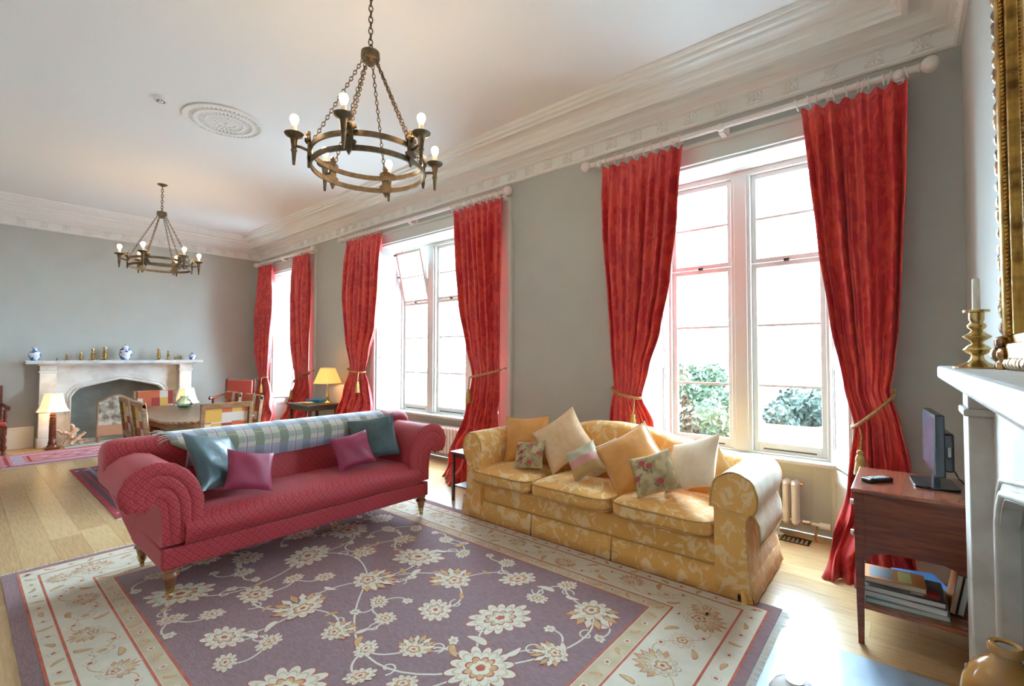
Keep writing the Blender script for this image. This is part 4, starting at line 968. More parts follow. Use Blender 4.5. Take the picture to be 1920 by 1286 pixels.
# scroll arms
ap = [(1.03, .335), (1.03, .48), (1.018, .60), (.985, .70), (.93, .78), (.86, .832), (.78, .848), (.70, .828), (.645, .78), (.618, .715), (.628, .65), (.665, .608), (.715, .598), (.755, .612), (.785, .60), (.805, .55), (.815, .45), (.815, .335)]
def arm(s):
    c = 1.84; yy = lambda y: y if s < 0 else 2*c-y
    A = MB(); xs = [-4.16, -3.60, -3.47, -3.437, -3.425]; sc = [1, 1, 1, .985, .95]
    cy, cz = .82, .62
    A.grid(lambda i, j: (xs[i], yy(cy+(ap[j][0]-cy)*sc[i]), cz+(ap[j][1]-cz)*sc[i]), 5, len(ap), False, True)
    n = len(ap); o = 0; A.f += [tuple(range(n)), tuple(4*n+k for k in range(n))]
    arm_ = A.build('arm', SR, RS, True)
    # padded fan rolls on the scroll front
    for q, rad in ((.88, .052), (.60, .050), (.32, .046)):
        pts = [(-3.43, yy(lerp(.835, 1.005, q)), .345)]
        for k in range(1, 12):
            y, z = ap[k]; yc = lerp(.80, y, q); zc_ = lerp(.585, z, q)
            if k == 1: zc_ = lerp(.36, .48, q*.3); yc = lerp(.835, 1.01, q)
            pts.append((-3.43, yy(yc), zc_))
        mb = MB().tube(pts, rad*.8, 10); mb.v = [(-3.43+(a+3.43)*.34, b, c_) for a, b, c_ in mb.v]; mb.build('fan_roll', SR, arm_, True)
arm(-1); arm(1)
legp = [(0, .198), (.042, .198), (.044, .185), (.034, .176), (.046, .160), (.048, .148), (.036, .138), (.034, .128), (.026, .09), (.022, .085)]
for x, y in ((-3.47, .87), (-3.47, 2.81), (-4.14, .87), (-4.14, 2.81)):
    lg = MB().lathe(legp, 16, (x, y, 0)).build('leg', 'leg_wood', RS, True)
    MB().lathe([(0, .095), (.026, .095), (.024, .06), (.017, .045), (.012, .04), (0, .04)], 14, (x, y, 0)).build('castor_cup', 'brass', lg, True)
    mb = MB(); mb.lathe([(0, -.009), (.016, -.009), (.018, 0), (.016, .009), (0, .009)], 14, (x+.006, y, .030), 1); mb.tube([(x, y, .055), (x+.006, y-.012, .03)], .005, 6); mb.build('castor_wheel', 'brass', lg, True)
# plaid throw over the back roll
tp = [(-3.925, .72), (-3.935, .77), (-3.928, .82), (-3.94, .878), (-3.98, .922), (-4.05, .944), (-4.125, .942), (-4.19, .916), (-4.238, .868), (-4.258, .80), (-4.255, .72), (-4.245, .60)]
TL = [0]
for a, b in zip(tp, tp[1:]): TL.append(TL[-1]+math.dist(a, b))
TH = thing('plaid_throw', 'green, lilac and cream plaid wool throw along the red sofa back', 'throw', (-4.08, 1.85, .9))
def th_pt(i, j):
    y = lerp(.97, 2.74, i/60); x, z = tp[j]
    if z < .87 and x > -4.1: y = min(max(y, 1.06), 2.62)
    if j == 0: z += .02*sin(2.2*y+.5)+.03*(y-1.8)/1; 
    return (x+.003*sin(17*y+j), y+.012*sin(j*.8), z)
mb = MB(); mb.grid(th_pt, 61, len(tp), uvf=lambda i, j: (lerp(.97, 2.74, i/60), TL[j])); o = mb.build('cloth', 'plaid_wool', TH, True); s_ = o.modifiers.new('thick', 'SOLIDIFY'); s_.thickness = .007
mb = MB(); rg = random.Random(4)
for ye, s in ((.97, -1), (2.74, 1)):
    for k in range(34):
        t = k/33*(len(tp)-1); j = int(min(t, len(tp)-2)); fr = t-j; x = lerp(tp[j][0], tp[j+1][0], fr); z = lerp(tp[j][1], tp[j+1][1], fr)
        if z < .90 and x > -4.17: continue
        e = Vector((x+4.09, 0, z-.81)).normalized()*.004; L_ = rg.uniform(.05, .085); dz = rg.uniform(-.02, .02)
        mb.tube([Vector((x, ye, z))+e, Vector((x, ye+s*L_*.5, z+dz*.4))+e*1.5, Vector((x, ye+s*L_, z+dz-.008))+e], .0035, 5)
mb.build('fringe', 'plaid_wool', TH, True)
pillow('cushion', 'dark teal silk cushion on the red sofa arm nearest the dining rug', (-3.734, 1.197, 0.75), .44, .44, .13, (.62, .50, .50), R(-14), 'teal_silk', 'teal silk cushions')
pillow('cushion', 'plain magenta cushion leaning on the teal cushion with plaid throw fringe above', (-3.58, 1.36, 0.68), .32, .30, .11, (.80, .05, .52), R(-16), 'magenta_silk', 'magenta cushions')
pillow('cushion', 'plain magenta cushion next to the radiator-side arm of the red sofa', (-3.66, 2.22, 0.68), .34, .30, .11, (.85, -.15, .45), R(9), 'magenta_silk', 'magenta cushions')
pillow('cushion', 'dark teal silk cushion in the window-side corner of the red sofa', (-3.74, 2.48, 0.745), .42, .42, .13, (.65, -.45, .50), R(10), 'teal_silk', 'teal silk cushions')

# ------------------------------------------------------------------ gold sofa (faces -Y)
GS = thing('gold_sofa', 'gold damask camel-back sofa with skirt and three seat cushions', 'sofa', (-1.98, 3.5, 0))
GD = 'sofa_damask'
rbox(-3.17, -.75, 3.115, 3.90, .03, .335, 'base', GD, GS, .02)
# skirt panels with kick pleats
for x0, x1 in ((-3.21, -2.40), (-2.385, -1.665), (-1.65, -.80)):
    mb = MB(); n = 24
    mb.grid(lambda i, j: (lerp(x0, x1, i/n), 3.108-(.0, .012, .022)[j]-.004*sin(i*1.1)*j/2, (.185, .09, .014)[j]), n+1, 3); o = mb.build('skirt', GD, GS, True); o.modifiers.new('t', 'SOLIDIFY').thickness = .008
for xs, s in ((-3.185, -1), (-.735, 1)):
    mb = MB(); n = 20
    mb.grid(lambda i, j: (xs+s*(.0, .018, .034)[j]+.0012*sin(i*1.3)*j, lerp(3.10, 3.92, i/n), (.185, .09, .014)[j]), n+1, 3); o = mb.build('skirt', GD, GS, True); o.modifiers.new('t', 'SOLIDIFY').thickness = .008
for x in (-2.3925, -1.6575): MB().box(x-.03, x+.03, 3.112, 3.118, .008, .18).build('kick_pleat', GD, GS)
mb = MB()
for a, b in (((-.79, 3.085), (-.745, 3.095)), ((-.765, 3.09), (-.725, 3.13))): mb.tube([(a[0], a[1]+.02, .18), (lerp(a[0], b[0], .5), lerp(a[1], b[1], .5), .09), (b[0]-.01, b[1]-.02, .008)], [.012, .016, .02], 8)
mb.build('corner_pleat', GD, GS, True)
MB().tube([(-3.2, 3.105, .187), (-.79, 3.105, .187)], .006, 6).build('skirt_piping', 'piping_gold', GS, True)
def box_cushion(name, x0, x1, y0, y1, z0, z1, crown, mat, T, pip=None, seed=0):
    nx, ny = 20, 14; mb = MB(); cx, cy = (x0+x1)/2, (y0+y1)/2; hx, hy = (x1-x0)/2, (y1-y0)/2
    def ring(sc, z, k): return None
    # surface via superellipsoid param
    nu, nv = 48, 14
    def pt(i, j):
        a = 2*PI*i/nu; b = -PI/2+PI*j/(nv-1); ce = lambda w, e: math.copysign(abs(w)**e, w)
        cb = ce(cos(b), .28); x = cx+hx*cb*ce(cos(a), .32); y = cy+hy*cb*ce(sin(a), .32); z = (z0+z1)/2+(z1-z0)/2*ce(sin(b), .45)
        if b > 0: u = (x-cx)/hx; v = (y-cy)/hy; z += crown*max(0, 1-u*u)*max(0, 1-v*v)+.006*sin(9*x+seed)*sin(8*y+seed)*(1-u*u)
        return (x, y, z)
    mb.grid(pt, nu, nv, True); mb.build(name, mat, T, True)
    if pip:
        for zz in (z1-.018, z0+.02):
            pts = [];
            for i in range(nu):
                a = 2*PI*i/nu; ce = lambda w, e: math.copysign(abs(w)**e, w); pts.append((cx+hx*1.002*ce(cos(a), .32), cy+hy*1.002*ce(sin(a), .32), zz))
            MB().tube(pts, .0055, 6, True).build('piping', pip, T, True)
for i, (x0, x1) in enumerate(((-3.07, -2.40), (-2.395, -1.665), (-1.66, -.935))): box_cushion('seat_cushion', x0, x1, 3.035, 3.66, .338, .465, .05, GD, GS, 'piping_gold', i*2.1)
# camel back
def topz(x):
    t = (x+3.15)/2.42
    return interp([(0, .765), (.12, .785), (.28, .85), (.42, .915), (.50, .922), (.60, .905), (.75, .835), (.90, .765), (1, .735)], t)
def gb_pt(i, j):
    x = lerp(-3.13, -.77, i/40); zt = topz(x)
    prof = [(3.58, .36), (3.61, .55), (3.65, zt-.10), (3.67, zt-.04), (3.71, zt-.008), (3.77, zt), (3.83, zt-.008), (3.875, zt-.05), (3.89, zt-.14), (3.90, .4), (3.90, .1), (3.7, .1)]
    y, z = prof[j]; return (x, y, z)
mb = MB().grid(gb_pt, 41, 12, False, True); mb.f += [tuple(range(12)), tuple(40*12+k for k in range(12))[::-1]]; mb.build('back', GD, GS, True)
def garm(xin, s, zt, nm):
    # s=+1: outer side towards +x
    pf = [(0, .335), (0, .55), (.002, zt-.16), (.012, zt-.09), (.05, zt-.03), (.11, zt), (.175, zt-.012), (.225, zt-.06), (.245, zt-.125), (.238, zt-.19), (.215, zt-.235), (.195, zt-.27), (.19, .42), (.20, .25), (.215, .05), (.0, .05)]
    pf = pf[:2]+catmull(pf[2:12], 4)+pf[12:]; K = 2+9*4+1
    mb = MB(); ys = [3.075, 3.083, 3.10, 3.2, 3.84, 3.88]; sc = [.93, .98, 1, 1, 1, .97]; n = len(pf); cx, cz = .11, .5
    mb.grid(lambda i, j: (xin+s*(cx+(pf[j][0]-cx)*sc[i]), ys[i], cz+(pf[j][1]-cz)*sc[i]), 6, n, False, True); mb.f += [tuple(range(n)), tuple(5*n+k for k in range(n))]
    o = mb.build('arm', GD, GS, True)
    fr = [(xin+s*(cx+(p[0]-cx)*.96), 3.078, cz+(p[1]-cz)*.96) for p in pf[2:K]]; MB().tube(fr, .006, 6).build('piping', 'piping_gold', o, True)
    return pf
pfL = garm(-2.945, -1, .795, 'l'); pfR = garm(-.935, 1, .775, 'r')
# loose cover over the near arm
mb = MB(); cv = [(-.012, .56)]+[(p[0]+(-.012 if p[0] < .05 else .012 if p[0] > .2 else 0), p[1]+(.012 if p[1] > .7 else 0)) for p in pfR[2:34]]+[(.262, .50), (.268, .42), (.262, .36)]
n = len(cv); ys = [3.062, 3.066, 3.1, 3.4, 3.70, 3.74]
mb.grid(lambda i, j: (-.935+cv[j][0]+(.006*sin(6*ys[i]+j) if j > n-4 else 0), ys[i]+(.0), cv[j][1]+(.012*sin(7*ys[i]) if j == n-1 else 0)), 6, n); o = mb.build('arm_cover', 'cover_damask', GS, True); o.modifiers.new('t', 'SOLIDIFY').thickness = .006
mb = MB(); mb.prism([(-.935+a, b) for a, b in cv[:33]], lambda a, b, c: (a, c, b), 3.06, 3.064); mb.build('arm_cover_front', GD, GS)
MB().tube([(-.935+a, 3.06, b) for a, b in cv], .006, 6).build('arm_cover_piping', 'piping_gold', GS, True); MB().tube([(-.935+.265, lerp(3.062, 3.74, k/8), .36+.012*sin(7*lerp(3.062, 3.74, k/8))) for k in range(9)], .006, 6).build('arm_cover_piping', 'piping_gold', GS, True)
rg = random.Random(8)
def floral(seed):
    rg = random.Random(seed); ro = []; le = []
    for _ in range(9):
        u, v = rg.uniform(-.8, .8), rg.uniform(-.8, .8)
        if all((u-a[0])**2+(v-a[1])**2 > .16 for a in ro): ro.append((u, v, .17, .15, 0)); le += [(u+.22, v+.12, .16, .06, .6), (u-.2, v-.14, .15, .06, 2.4), (u+.05, v-.27, .14, .055, 1.5)]
    return [('leaf_print', le), ('rose_print', ro)]
pillow('cushion', 'gold velvet cushion propped in the side-table corner of the gold sofa', (-2.761, 3.503, 0.707), .44, .44, .16, (.30, -.85, .35), R(5), 'gold_velvet', pip='piping_gold')
pillow('cushion', 'small rose-print cushion beside the gold velvet corner cushion', (-2.57, 3.299, 0.617), .29, .27, .11, (.12, -.8, .55), R(9), 'floral_cloth', deco=floral(3))
pillow('cushion', 'large plain fawn cushion standing on its corner', (-2.344, 3.493, 0.75), .46, .46, .15, (.12, -.85, .45), R(40), 'cream_linen')
pillow('cushion', 'pale cream cushion tucked behind the patchwork cushion', (-1.927, 3.517, 0.651), .28, .26, .12, (.1, -.8, .5), R(30), 'ivory_linen')
pk = pillow('cushion', 'small three-colour patchwork cushion standing on its corner', (-1.999, 3.288, 0.65), .27, .27, .10, (.10, -.82, .50), R(34), 'sage_cloth')
def patch(T, w_, u0, u1, mat):
    n = 10; mb = MB()
    mb.grid(lambda i, j: (lambda u, v: (u*w_/2*(1-.1*(1-abs(v)**1.6)*abs(u)), v*w_/2*(1-.1*(1-abs(u)**1.6)*abs(v)), .10/2*(((1-u*u)*(1-v*v))**.42)+.006*sin(5*u+3*v)*(1-u*u)*(1-v*v)+.002))(lerp(-.98, .98, i/n), lerp(u0, u1, j/5)), n+1, 6); mb.build('patch', mat, T, True, world=False)
patch(pk, .27, -.97, -.35, 'ochre_cloth'); patch(pk, .27, -.35, .15, 'pink_cloth')
pillow('cushion', 'large gold velvet cushion with peaked corner in the middle of the gold sofa', (-1.646, 3.418, 0.689), .48, .48, .17, (.10, -.80, .55), R(38), 'gold_velvet', pip='piping_gold')
pillow('cushion', 'small pink cushion mostly hidden behind the round-looking rose-print cushion', (-1.31, 3.48, 0.632), .22, .20, .06, (.1, -.8, .5), R(20), 'pink_cloth')
pillow('cushion', 'small rose-print cushion leaning on the ivory cushion', (-1.386, 3.229, 0.66), .32, .30, .12, (.05, -.85, .45), R(24), 'floral_cloth', deco=floral(12))
pillow('cushion', 'large ivory cushion leaning on the covered arm of the gold sofa', (-1.153, 3.338, 0.74), .44, .40, .14, (-.45, -.68, .50), R(24), 'ivory_linen')
pillow('cushion', 'ochre cushion corner poking up behind the ivory cushion', (-1.07, 3.55, 0.68), .24, .22, .07, (-.1, -.85, .35), R(42), 'ochre_cloth')

# ------------------------------------------------------------------ small dark side table between the sofas
ST = thing('side_table', 'small dark wooden side table between the two sofas', 'side table', (-3.45, 3.48, 0))
MB().box(-3.63, -3.27, 3.32, 3.64, .485, .505).build('top', 'dark_wood', ST, bevel=.004); MB().box(-3.60, -3.30, 3.35, 3.61, .44, .485).build('apron', 'dark_wood', ST)
for x in (-3.605, -3.295):
    for y in (3.345, 3.615): MB().box(x-.014, x+.014, y-.014, y+.014, 0, .485).build('leg', 'dark_wood', ST, bevel=.003)
MB().box(-3.60, -3.30, 3.35, 3.61, .145, .158).build('shelf', 'dark_wood', ST)

# ------------------------------------------------------------------ dining furniture
DT = thing('dining_table', 'long oak pedestal dining table with rounded corners and carved edge', 'table', (-7.2, 1.92, 0))
def rr2(x0, x1, y0, y1, r, n=6):
    o = []
    for cx, cy, a0 in ((x1-r, y1-r, 0), (x0+r, y1-r, PI/2), (x0+r, y0+r, PI), (x1-r, y0+r, 1.5*PI)):
        o += [(cx+r*cos(a0+PI/2*k/n), cy+r*sin(a0+PI/2*k/n)) for k in range(n+1)]
    return o
MB().prism(rr2(-8.28, -6.08, 1.46, 2.40, .25), plan, .735, .765).build('top', 'table_top', DT, bevel=.005)
MB().prism(rr2(-8.25, -6.11, 1.49, 2.37, .23), plan, .67, .735).build('apron', 'oak_wood', DT)
mb = MB(); pts = rr2(-8.285, -6.075, 1.455, 2.405, .25, 10)
def walk(pts, step):
    out = []; acc = 0
    for a, b in zip(pts, pts[1:]+pts[:1]):
        d = math.dist(a, b); t = (step-acc)
        while t < d: out.append((lerp(a[0], b[0], t/d), lerp(a[1], b[1], t/d))); t += step
        acc = (acc+d) % step
    return out
for x, y in walk(pts, .055): mb.ball((x, y, .748), (.02, .02, .013), 6, 4)
mb.build('carved_edge', 'oak_wood', DT, True)['kind'] = 'stuff'
for x in (-7.75, -6.65):
    MB().lathe([(.07, .10), (.09, .14), (.06, .20), (.10, .34), (.11, .42), (.07, .52), (.09, .60), (.12, .67), (0, .67)], 16, (x, 1.93, 0)).build('pedestal', 'oak_wood', DT, True)
    mb = MB(); mb.box(x-.06, x+.06, 1.81, 2.05, .0085, .10); mb.box(x-.22, x+.22, 1.87, 1.99, .0085, .10); mb.build('foot', 'oak_wood', DT, bevel=.02)
def make_chair(label):
    T = thing('dining_chair', label, 'chair', (0, 0, 0), group='checked dining chairs')   # faces +y, origin under seat centre
    B = lambda *a: MB().box(*a)
    for s in (-1, 1):
        mb = MB(); mb.prism([(-.22, 0), (-.185, 0), (-.19, .45), (-.245, .96), (-.285, .96), (-.228, .45)], lambda a, b, c: (c, a, b), s*.235-.02, s*.235+.02); mb.build('back_post', 'oak_wood', T, bevel=.004, world=False)
        B(s*.215-.022, s*.215+.022, .185, .23, 0, .43).build('leg', 'oak_wood', T, bevel=.004, world=False)
        B(s*.215-.012, s*.215+.012, -.19, .19, .16, .19).build('stretcher', 'oak_wood', T, world=False)
    B(-.255, .255, -.21, .235, .40, .44).build('seat_rail', 'oak_wood', T, bevel=.004, world=False)
    o = B(-.25, .25, -.20, .235, .44, .50).build('seat', 'check_cloth', T, True, bevel=.02, world=False)
    mb = MB(); mb.prism([(-.215, .56), (-.185, .56), (-.232, .975), (-.262, .975)], lambda a, b, c: (c, a, b), -.214, .214); mb.build('backrest', 'check_cloth', T, bevel=.01, world=False)
    mb = MB(); mb.prism([(-.205, .50), (-.235, .50), (-.243, .565), (-.215, .565)], lambda a, b, c: (c, a, b), -.216, .216); mb.build('lower_rail', 'oak_wood', T, bevel=.004, world=False); mb = MB(); mb.prism([(-.236, .915), (-.272, .915), (-.289, .975), (-.25, .975)], lambda a, b, c: (c, a, b), -.255, .255); mb.build('top_rail', 'oak_wood', T, bevel=.004, world=False)
    return T
ch = make_chair('checked dining chair at the table end nearest the plaid throw')
spots = [(-5.92, 1.91, PI/2, None), (-8.17, 1.88, -PI/2, 'checked dining chair at the table end nearest the stone fireplace'),
         (-7.20, 1.58, 0, 'checked dining chair on the room side of the table, nearer the stone fireplace'), (-6.50, 1.56, 0, 'checked dining chair on the room side of the table, nearer the red sofa'),
         (-7.26, 2.26, PI, 'checked dining chair on the window side of the table, nearer the stone fireplace'), (-6.63, 2.29, PI, 'checked dining chair on the window side of the table, nearer the red sofa')]
for i, (x, y, a, lb) in enumerate(spots):
    o = ch if i == 0 else copy_tree(ch); o.location = (x, y, .0085); o.rotation_euler = (0, 0, a)
    if lb: o['label'] = lb
# glass bowl on the table
lathe_thing('glass_vase', 'round clear glass vase with green base on the dining table', 'vase', (-7.42, 1.98, .766), [('bowl', 'vase_glass', [(0, .002), (.05, .002), (.085, .03), (.10, .08), (.085, .13), (.05, .16), (.045, .175), (.055, .185), (.05, .185), (.04, .17), (.078, .125), (.092, .08), (.078, .035), (0, .012)]), ('green_base', 'green_glass', [(0, .013), (.07, .036), (.082, .06), (0, .062)])])
def armchair(label, x, y, a):
    T = thing('armchair', label, 'armchair', (0, 0, 0), group='red leather open armchairs')
    B = lambda *q: MB().box(*q)
    for s in (-1, 1):
        MB().lathe([(.028, 0), (.028, .05), (.02, .06), (.03, .09), (.035, .12), (.022, .16), (.028, .20), (.03, .24), (.02, .28), (.03, .32), (.03, .42)], 12, (s*.27, .26, 0)).build('front_leg', 'mahogany', T, True, world=False)
        MB().prism([(-.28, 0), (-.24, 0), (-.25, .5), (-.31, 1.02), (-.345, 1.02), (-.29, .5)], lambda p, q, c: (c, p, q), s*.25-.02, s*.25+.02).build('back_post', 'mahogany', T, bevel=.005, world=False)
        MB().lathe([(.02, .44), (.028, .48), (.016, .53), (.026, .58), (.018, .63), (.022, .68)], 12, (s*.28, .22, 0)).build('arm_post', 'mahogany', T, True, world=False)
        MB().tube([(s*.26, -.29, .73), (s*.285, -.10, .715), (s*.30, .12, .70), (s*.305, .27, .705), (s*.305, .30, .685)], [.02, .022, .026, .032, .022], 10).build('arm_rest', 'mahogany', T, True, world=False)
        MB().tube([(s*.27, .26, .14), (s*.26, -.25, .14)], .013, 8).build('stretcher', 'mahogany', T, True, world=False)
    MB().tube([(-.27, .26, .17), (.27, .26, .17)], .013, 8).build('stretcher', 'mahogany', T, True, world=False)
    B(-.30, .30, -.27, .29, .39, .43).build('seat_rail', 'mahogany', T, bevel=.005, world=False)
    B(-.295, .295, -.25, .29, .43, .50).build('seat', 'red_leather', T, True, bevel=.02, world=False)
    MB().prism([(-.25, .56), (-.22, .56), (-.27, 1.0), (-.325, 1.0)], lambda p, q, c: (c, p, q), -.232, .232).build('backrest', 'red_leather', T, True, bevel=.012, world=False)
    T.location = (x, y, 0); T.rotation_euler = (0, 0, a); return T
armchair('red leather open armchair standing against the wall past the column lamp and driftwood', -10.52, .20, -PI/2)
armchair('red leather open armchair in the window corner behind the dining table', -9.93, 3.46, -PI*.72)

# lamp table between the windows
LT = thing('lamp_table', 'dark green-brown side table with pleated lamp, papers and blue folder', 'side table', (-7.62, 3.88, 0))
MB().box(-8.00, -7.24, 3.58, 4.16, .675, .70).build('top', 'green_table', LT, bevel=.004); MB().box(-7.96, -7.28, 3.63, 4.12, .60, .675).build('apron', 'green_table', LT)
for x in (-7.94, -7.30):
    for y in (3.65, 4.10): MB().box(x-.022, x+.022, y-.022, y+.022, 0, .675).build('leg', 'dark_wood', LT, bevel=.003)
tl = thing('table_lamp', 'brass table lamp with glowing pleated amber shade', 'lamp', (-7.36, 3.98, .70))
MB().lathe([(0, .7005), (.07, .7005), (.07, .715), (.03, .735), (.018, .76), (.03, .80), (.034, .83), (.018, .87), (.014, 1.0), (.012, 1.08), (0, 1.08)], 18, (-7.36, 3.98, 0)).build('stem', 'brass', tl, True)
n = 56; mb = MB(); mb.grid(lambda i, j: (-7.36+lerp(.215, .115, j)*(1+.022*(i % 2))*cos(2*PI*i/n), 3.98+lerp(.215, .115, j)*(1+.022*(i % 2))*sin(2*PI*i/n), lerp(1.035, 1.285, j)), n, 2, True); so = mb.build('shade', 'shade_amber', tl)
for z, r_ in ((1.035, .216), (1.285, .117)): MB().tube([(-7.36+r_*cos(2*PI*i/32), 3.98+r_*sin(2*PI*i/32), z) for i in range(32)], .006, 6, True).build('shade_trim', 'shade_trim', so, True)
MB().ball((-7.36, 3.98, 1.14), .032, 10, 8).build('bulb', 'bulb_lit', tl, True)
bf = MB().obox((-7.80, 3.83, .7005), Vector((.95, .3, 0)).normalized(), Vector((-.3, .95, 0)).normalized(), (0, 0, 1), (0, .30), (0, .24), (0, .055)).build('blue_folder', 'blue_folder', bevel=.006); tag(bf, 'bright blue box folder on the lamp table', 'folder')
for k, (x, y, a, mt) in enumerate(((-7.80, 3.64, .2, 'paper'), (-7.70, 3.70, -.15, 'book_grey'), (-7.60, 3.63, .4, 'print_yellow'))):
    e = Vector((cos(a), sin(a), 0)); tag(MB().obox((x, y, .7005+.0), e, (-e.y, e.x, 0), (0, 0, 1), (0, .21 if k != 2 else .12), (0, .15), (.0+.009*k, .008+.009*k)).build('magazine', mt), ('white leaflet lying at the corner of the lamp table', 'grey magazine lying across the leaflets on the lamp table', 'yellow leaflet on top of the papers on the lamp table')[k], 'magazine')

# ------------------------------------------------------------------ television table, tv, remote, books
TT = thing('television_table', 'mahogany side table with low shelf carrying the television', 'side table', (.02, 3.4, 0))
tx0, tx1, ty0, ty1 = -.215, .275, 3.06, 3.66
MB().box(tx0-.012, tx1, ty0-.012, ty1+.012, .785, .805).build('top', 'mahogany_flat', TT, bevel=.005)
for x in (tx0+.02, tx1-.025):
    for y in (ty0+.02, ty1-.02):
        mb = MB(); 
        mb.add([(x-.02, y-.02, .785), (x+.02, y-.02, .785), (x+.02, y+.02, .785), (x-.02, y+.02, .785), (x-.02, y-.02, .42), (x+.02, y-.02, .42), (x+.02, y+.02, .42), (x-.02, y+.02, .42), (x-.012, y-.012, 0), (x+.012, y-.012, 0), (x+.012, y+.012, 0), (x-.012, y+.012, 0)],
               [(0, 1, 2, 3), (0, 4, 5, 1), (1, 5, 6, 2), (2, 6, 7, 3), (3, 7, 4, 0), (4, 8, 9, 5), (5, 9, 10, 6), (6, 10, 11, 7), (7, 11, 8, 4), (8, 11, 10, 9)]); mb.build('leg', 'mahogany', TT, bevel=.002)
for y in (ty0+.012, ty1-.012):
    n = 12; w0, w1 = tx0+.04, tx1-.045; pts = [(w0, .785), (w0, .44)]+[(lerp(w0, w1, k/n), .44+.055*min(1, 4*min(k/n, 1-k/n))**.5) for k in range(1, n)]+[(w1, .44), (w1, .785)]
    MB().prism(pts, lambda a, b, c: (a, c, b), y-.008, y+.008).build('side_panel', 'mahogany', TT)
MB().box(tx1-.035, tx1-.02, ty0+.04, ty1-.04, .44, .785).build('back_panel', 'mahogany', TT)
for z0, z1 in ((.62, .775), (.45, .61)):
    dr = MB().box(tx0+.004, tx0+.022, ty0+.045, ty1-.045, z0, z1).build('drawer', 'mahogany', TT, bevel=.003)
    for y in (ty0+.14, ty1-.14): MB().lathe([(.006, 0), (.006, -.012), (.016, -.018), (.014, -.03), (0, -.034)], 12, (tx0+.004, y, (z0+z1)/2), 0).build('knob', 'chrome', dr, True)
MB().box(tx0+.01, tx1-.01, ty0+.01, ty1-.01, .185, .205).build('shelf', 'mahogany_flat', TT, bevel=.003)
TV = thing('television', 'small black flat television standing on the mahogany table', 'television', (.10, 3.42, .806))
ang = math.atan2(.123-.082, -.40); e = Vector((.035, -.40, 0)).normalized(); nn = Vector((e.y, -e.x, 0)); nn = nn if nn.x < 0 else -nn; c = Vector((.105, 3.42, 0)); ez = Vector((0, 0, 1))
MB().obox(c, e, nn, ez, (-.215, .215), (-.028, .012), (.885, 1.20)).build('casing', 'black_plastic', TV, bevel=.005)
MB().obox(c, e, nn, ez, (-.195, .195), (.0121, .0135), (.91, 1.182)).build('screen', 'screen_glass', TV)
MB().obox(c, e, nn, ez, (-.13, .13), (-.075, -.028), (.90, 1.10)).build('rear_housing', 'black_plastic', TV, bevel=.01)
MB().obox(c, e, nn, ez, (.131, .133), (-.060, -.048), (.98, 1.03)).build('white_sticker', 'paper', TV)
MB().obox(c, e, nn, ez, (-.035, .035), (-.03, .0), (.815, .90)).build('neck', 'black_plastic', TV, bevel=.004)
MB().prism(rr2(-.14, .14, -.10, .085, .04), lambda a, b, q: c+e*a+nn*b+ez*q, .806, .818).build('stand_base', 'black_plastic', TV, bevel=.003)
MB().tube([c+e*.10-nn*.07+ez*.92, c+e*.05-nn*.10+ez*.86, c+e*.10-nn*.14+ez*.815], .004, 6).build('cable', 'black_plastic', TV, True)
RC = thing('remote_control', 'black remote control with grey buttons near the table edge', 'remote control', (-.12, 3.30, .806)); e1 = Vector((.80, -.6, 0)); e2 = Vector((.6, .8, 0))
MB().obox((-.125, 3.30, .806), e1, e2, ez, (-.028, .028), (-.08, .08), (0, .022)).build('handset', 'black_plastic', RC, bevel=.006)
mb = MB()
for i in range(3):
    for j in range(6): mb.obox((-.125, 3.30, .806), e1, e2, ez, (-.019+i*.014, -.009+i*.014), (-.066+j*.022, -.053+j*.022), (.022, .0245))
mb.build('buttons', 'grey_button', RC)
def book(label, x, y, z, w_, d_, h_, a, cover, deco=()):
    T = thing('book', label, 'book', (x, y, z), a); t = .003
    MB().box(-w_/2+.002, w_/2-.004, -d_/2+.004, d_/2-.004, t, h_-t).build('pages', 'paper', T, world=False)
    mb = MB(); mb.box(-w_/2, w_/2, -d_/2, d_/2, 0, t); mb.box(-w_/2, w_/2, -d_/2, d_/2, h_-t, h_); mb.box(-w_/2-.001, -w_/2+.003, -d_/2, d_/2, t, h_-t); mb.build('cover', cover, T, world=False)
    for (u0, u1, v0, v1, mt) in deco: MB().box(u0*w_, u1*w_, v0*d_, v1*d_, h_, h_+.0006).build('cover_print', mt, T, world=False)
    return T
zb = .2055
book('large teal book at the bottom of the shelf stack', -.02, 3.27, zb, .33, .30, .026, .06, 'book_teal')
book('large grey-edged book second from the bottom of the shelf stack', -.02, 3.27, zb+.0262, .34, .29, .03, -.04, 'book_grey')
book('large black book with pink figure print in the shelf stack', -.03, 3.26, zb+.0564, .33, .27, .03, .03, 'book_black', ((-.35, .0, -.3, .1, 'print_pink'), (.10, .25, -.4, .0, 'book_grey'), (.28, .44, -.4, -.05, 'print_red')))
book('orange-spined paperback on top of the shelf stack', -.06, 3.27, zb+.0866, .25, .19, .028, .05, 'book_orange', ((-.42, -.02, -.36, .38, 'print_grey'), (.06, .28, -.36, .38, 'print_yellow')))
book('blue glossy magazine lying beside the book stack on the low shelf', .05, 3.565, zb, .20, .25, .02, .3, 'book_blue')
for x, lb, mt in ((.222, 'grey book leaning on the back of the low shelf', 'book_grey'), (.192, 'brown book leaning against the grey one on the low shelf', 'book_orange')):
    T = book(lb, x, 3.32, zb+.001, .20, .24, .022, 0, mt); T.rotation_euler = (0, R(-80), 0); T.location = (x, 3.36, zb+.102)

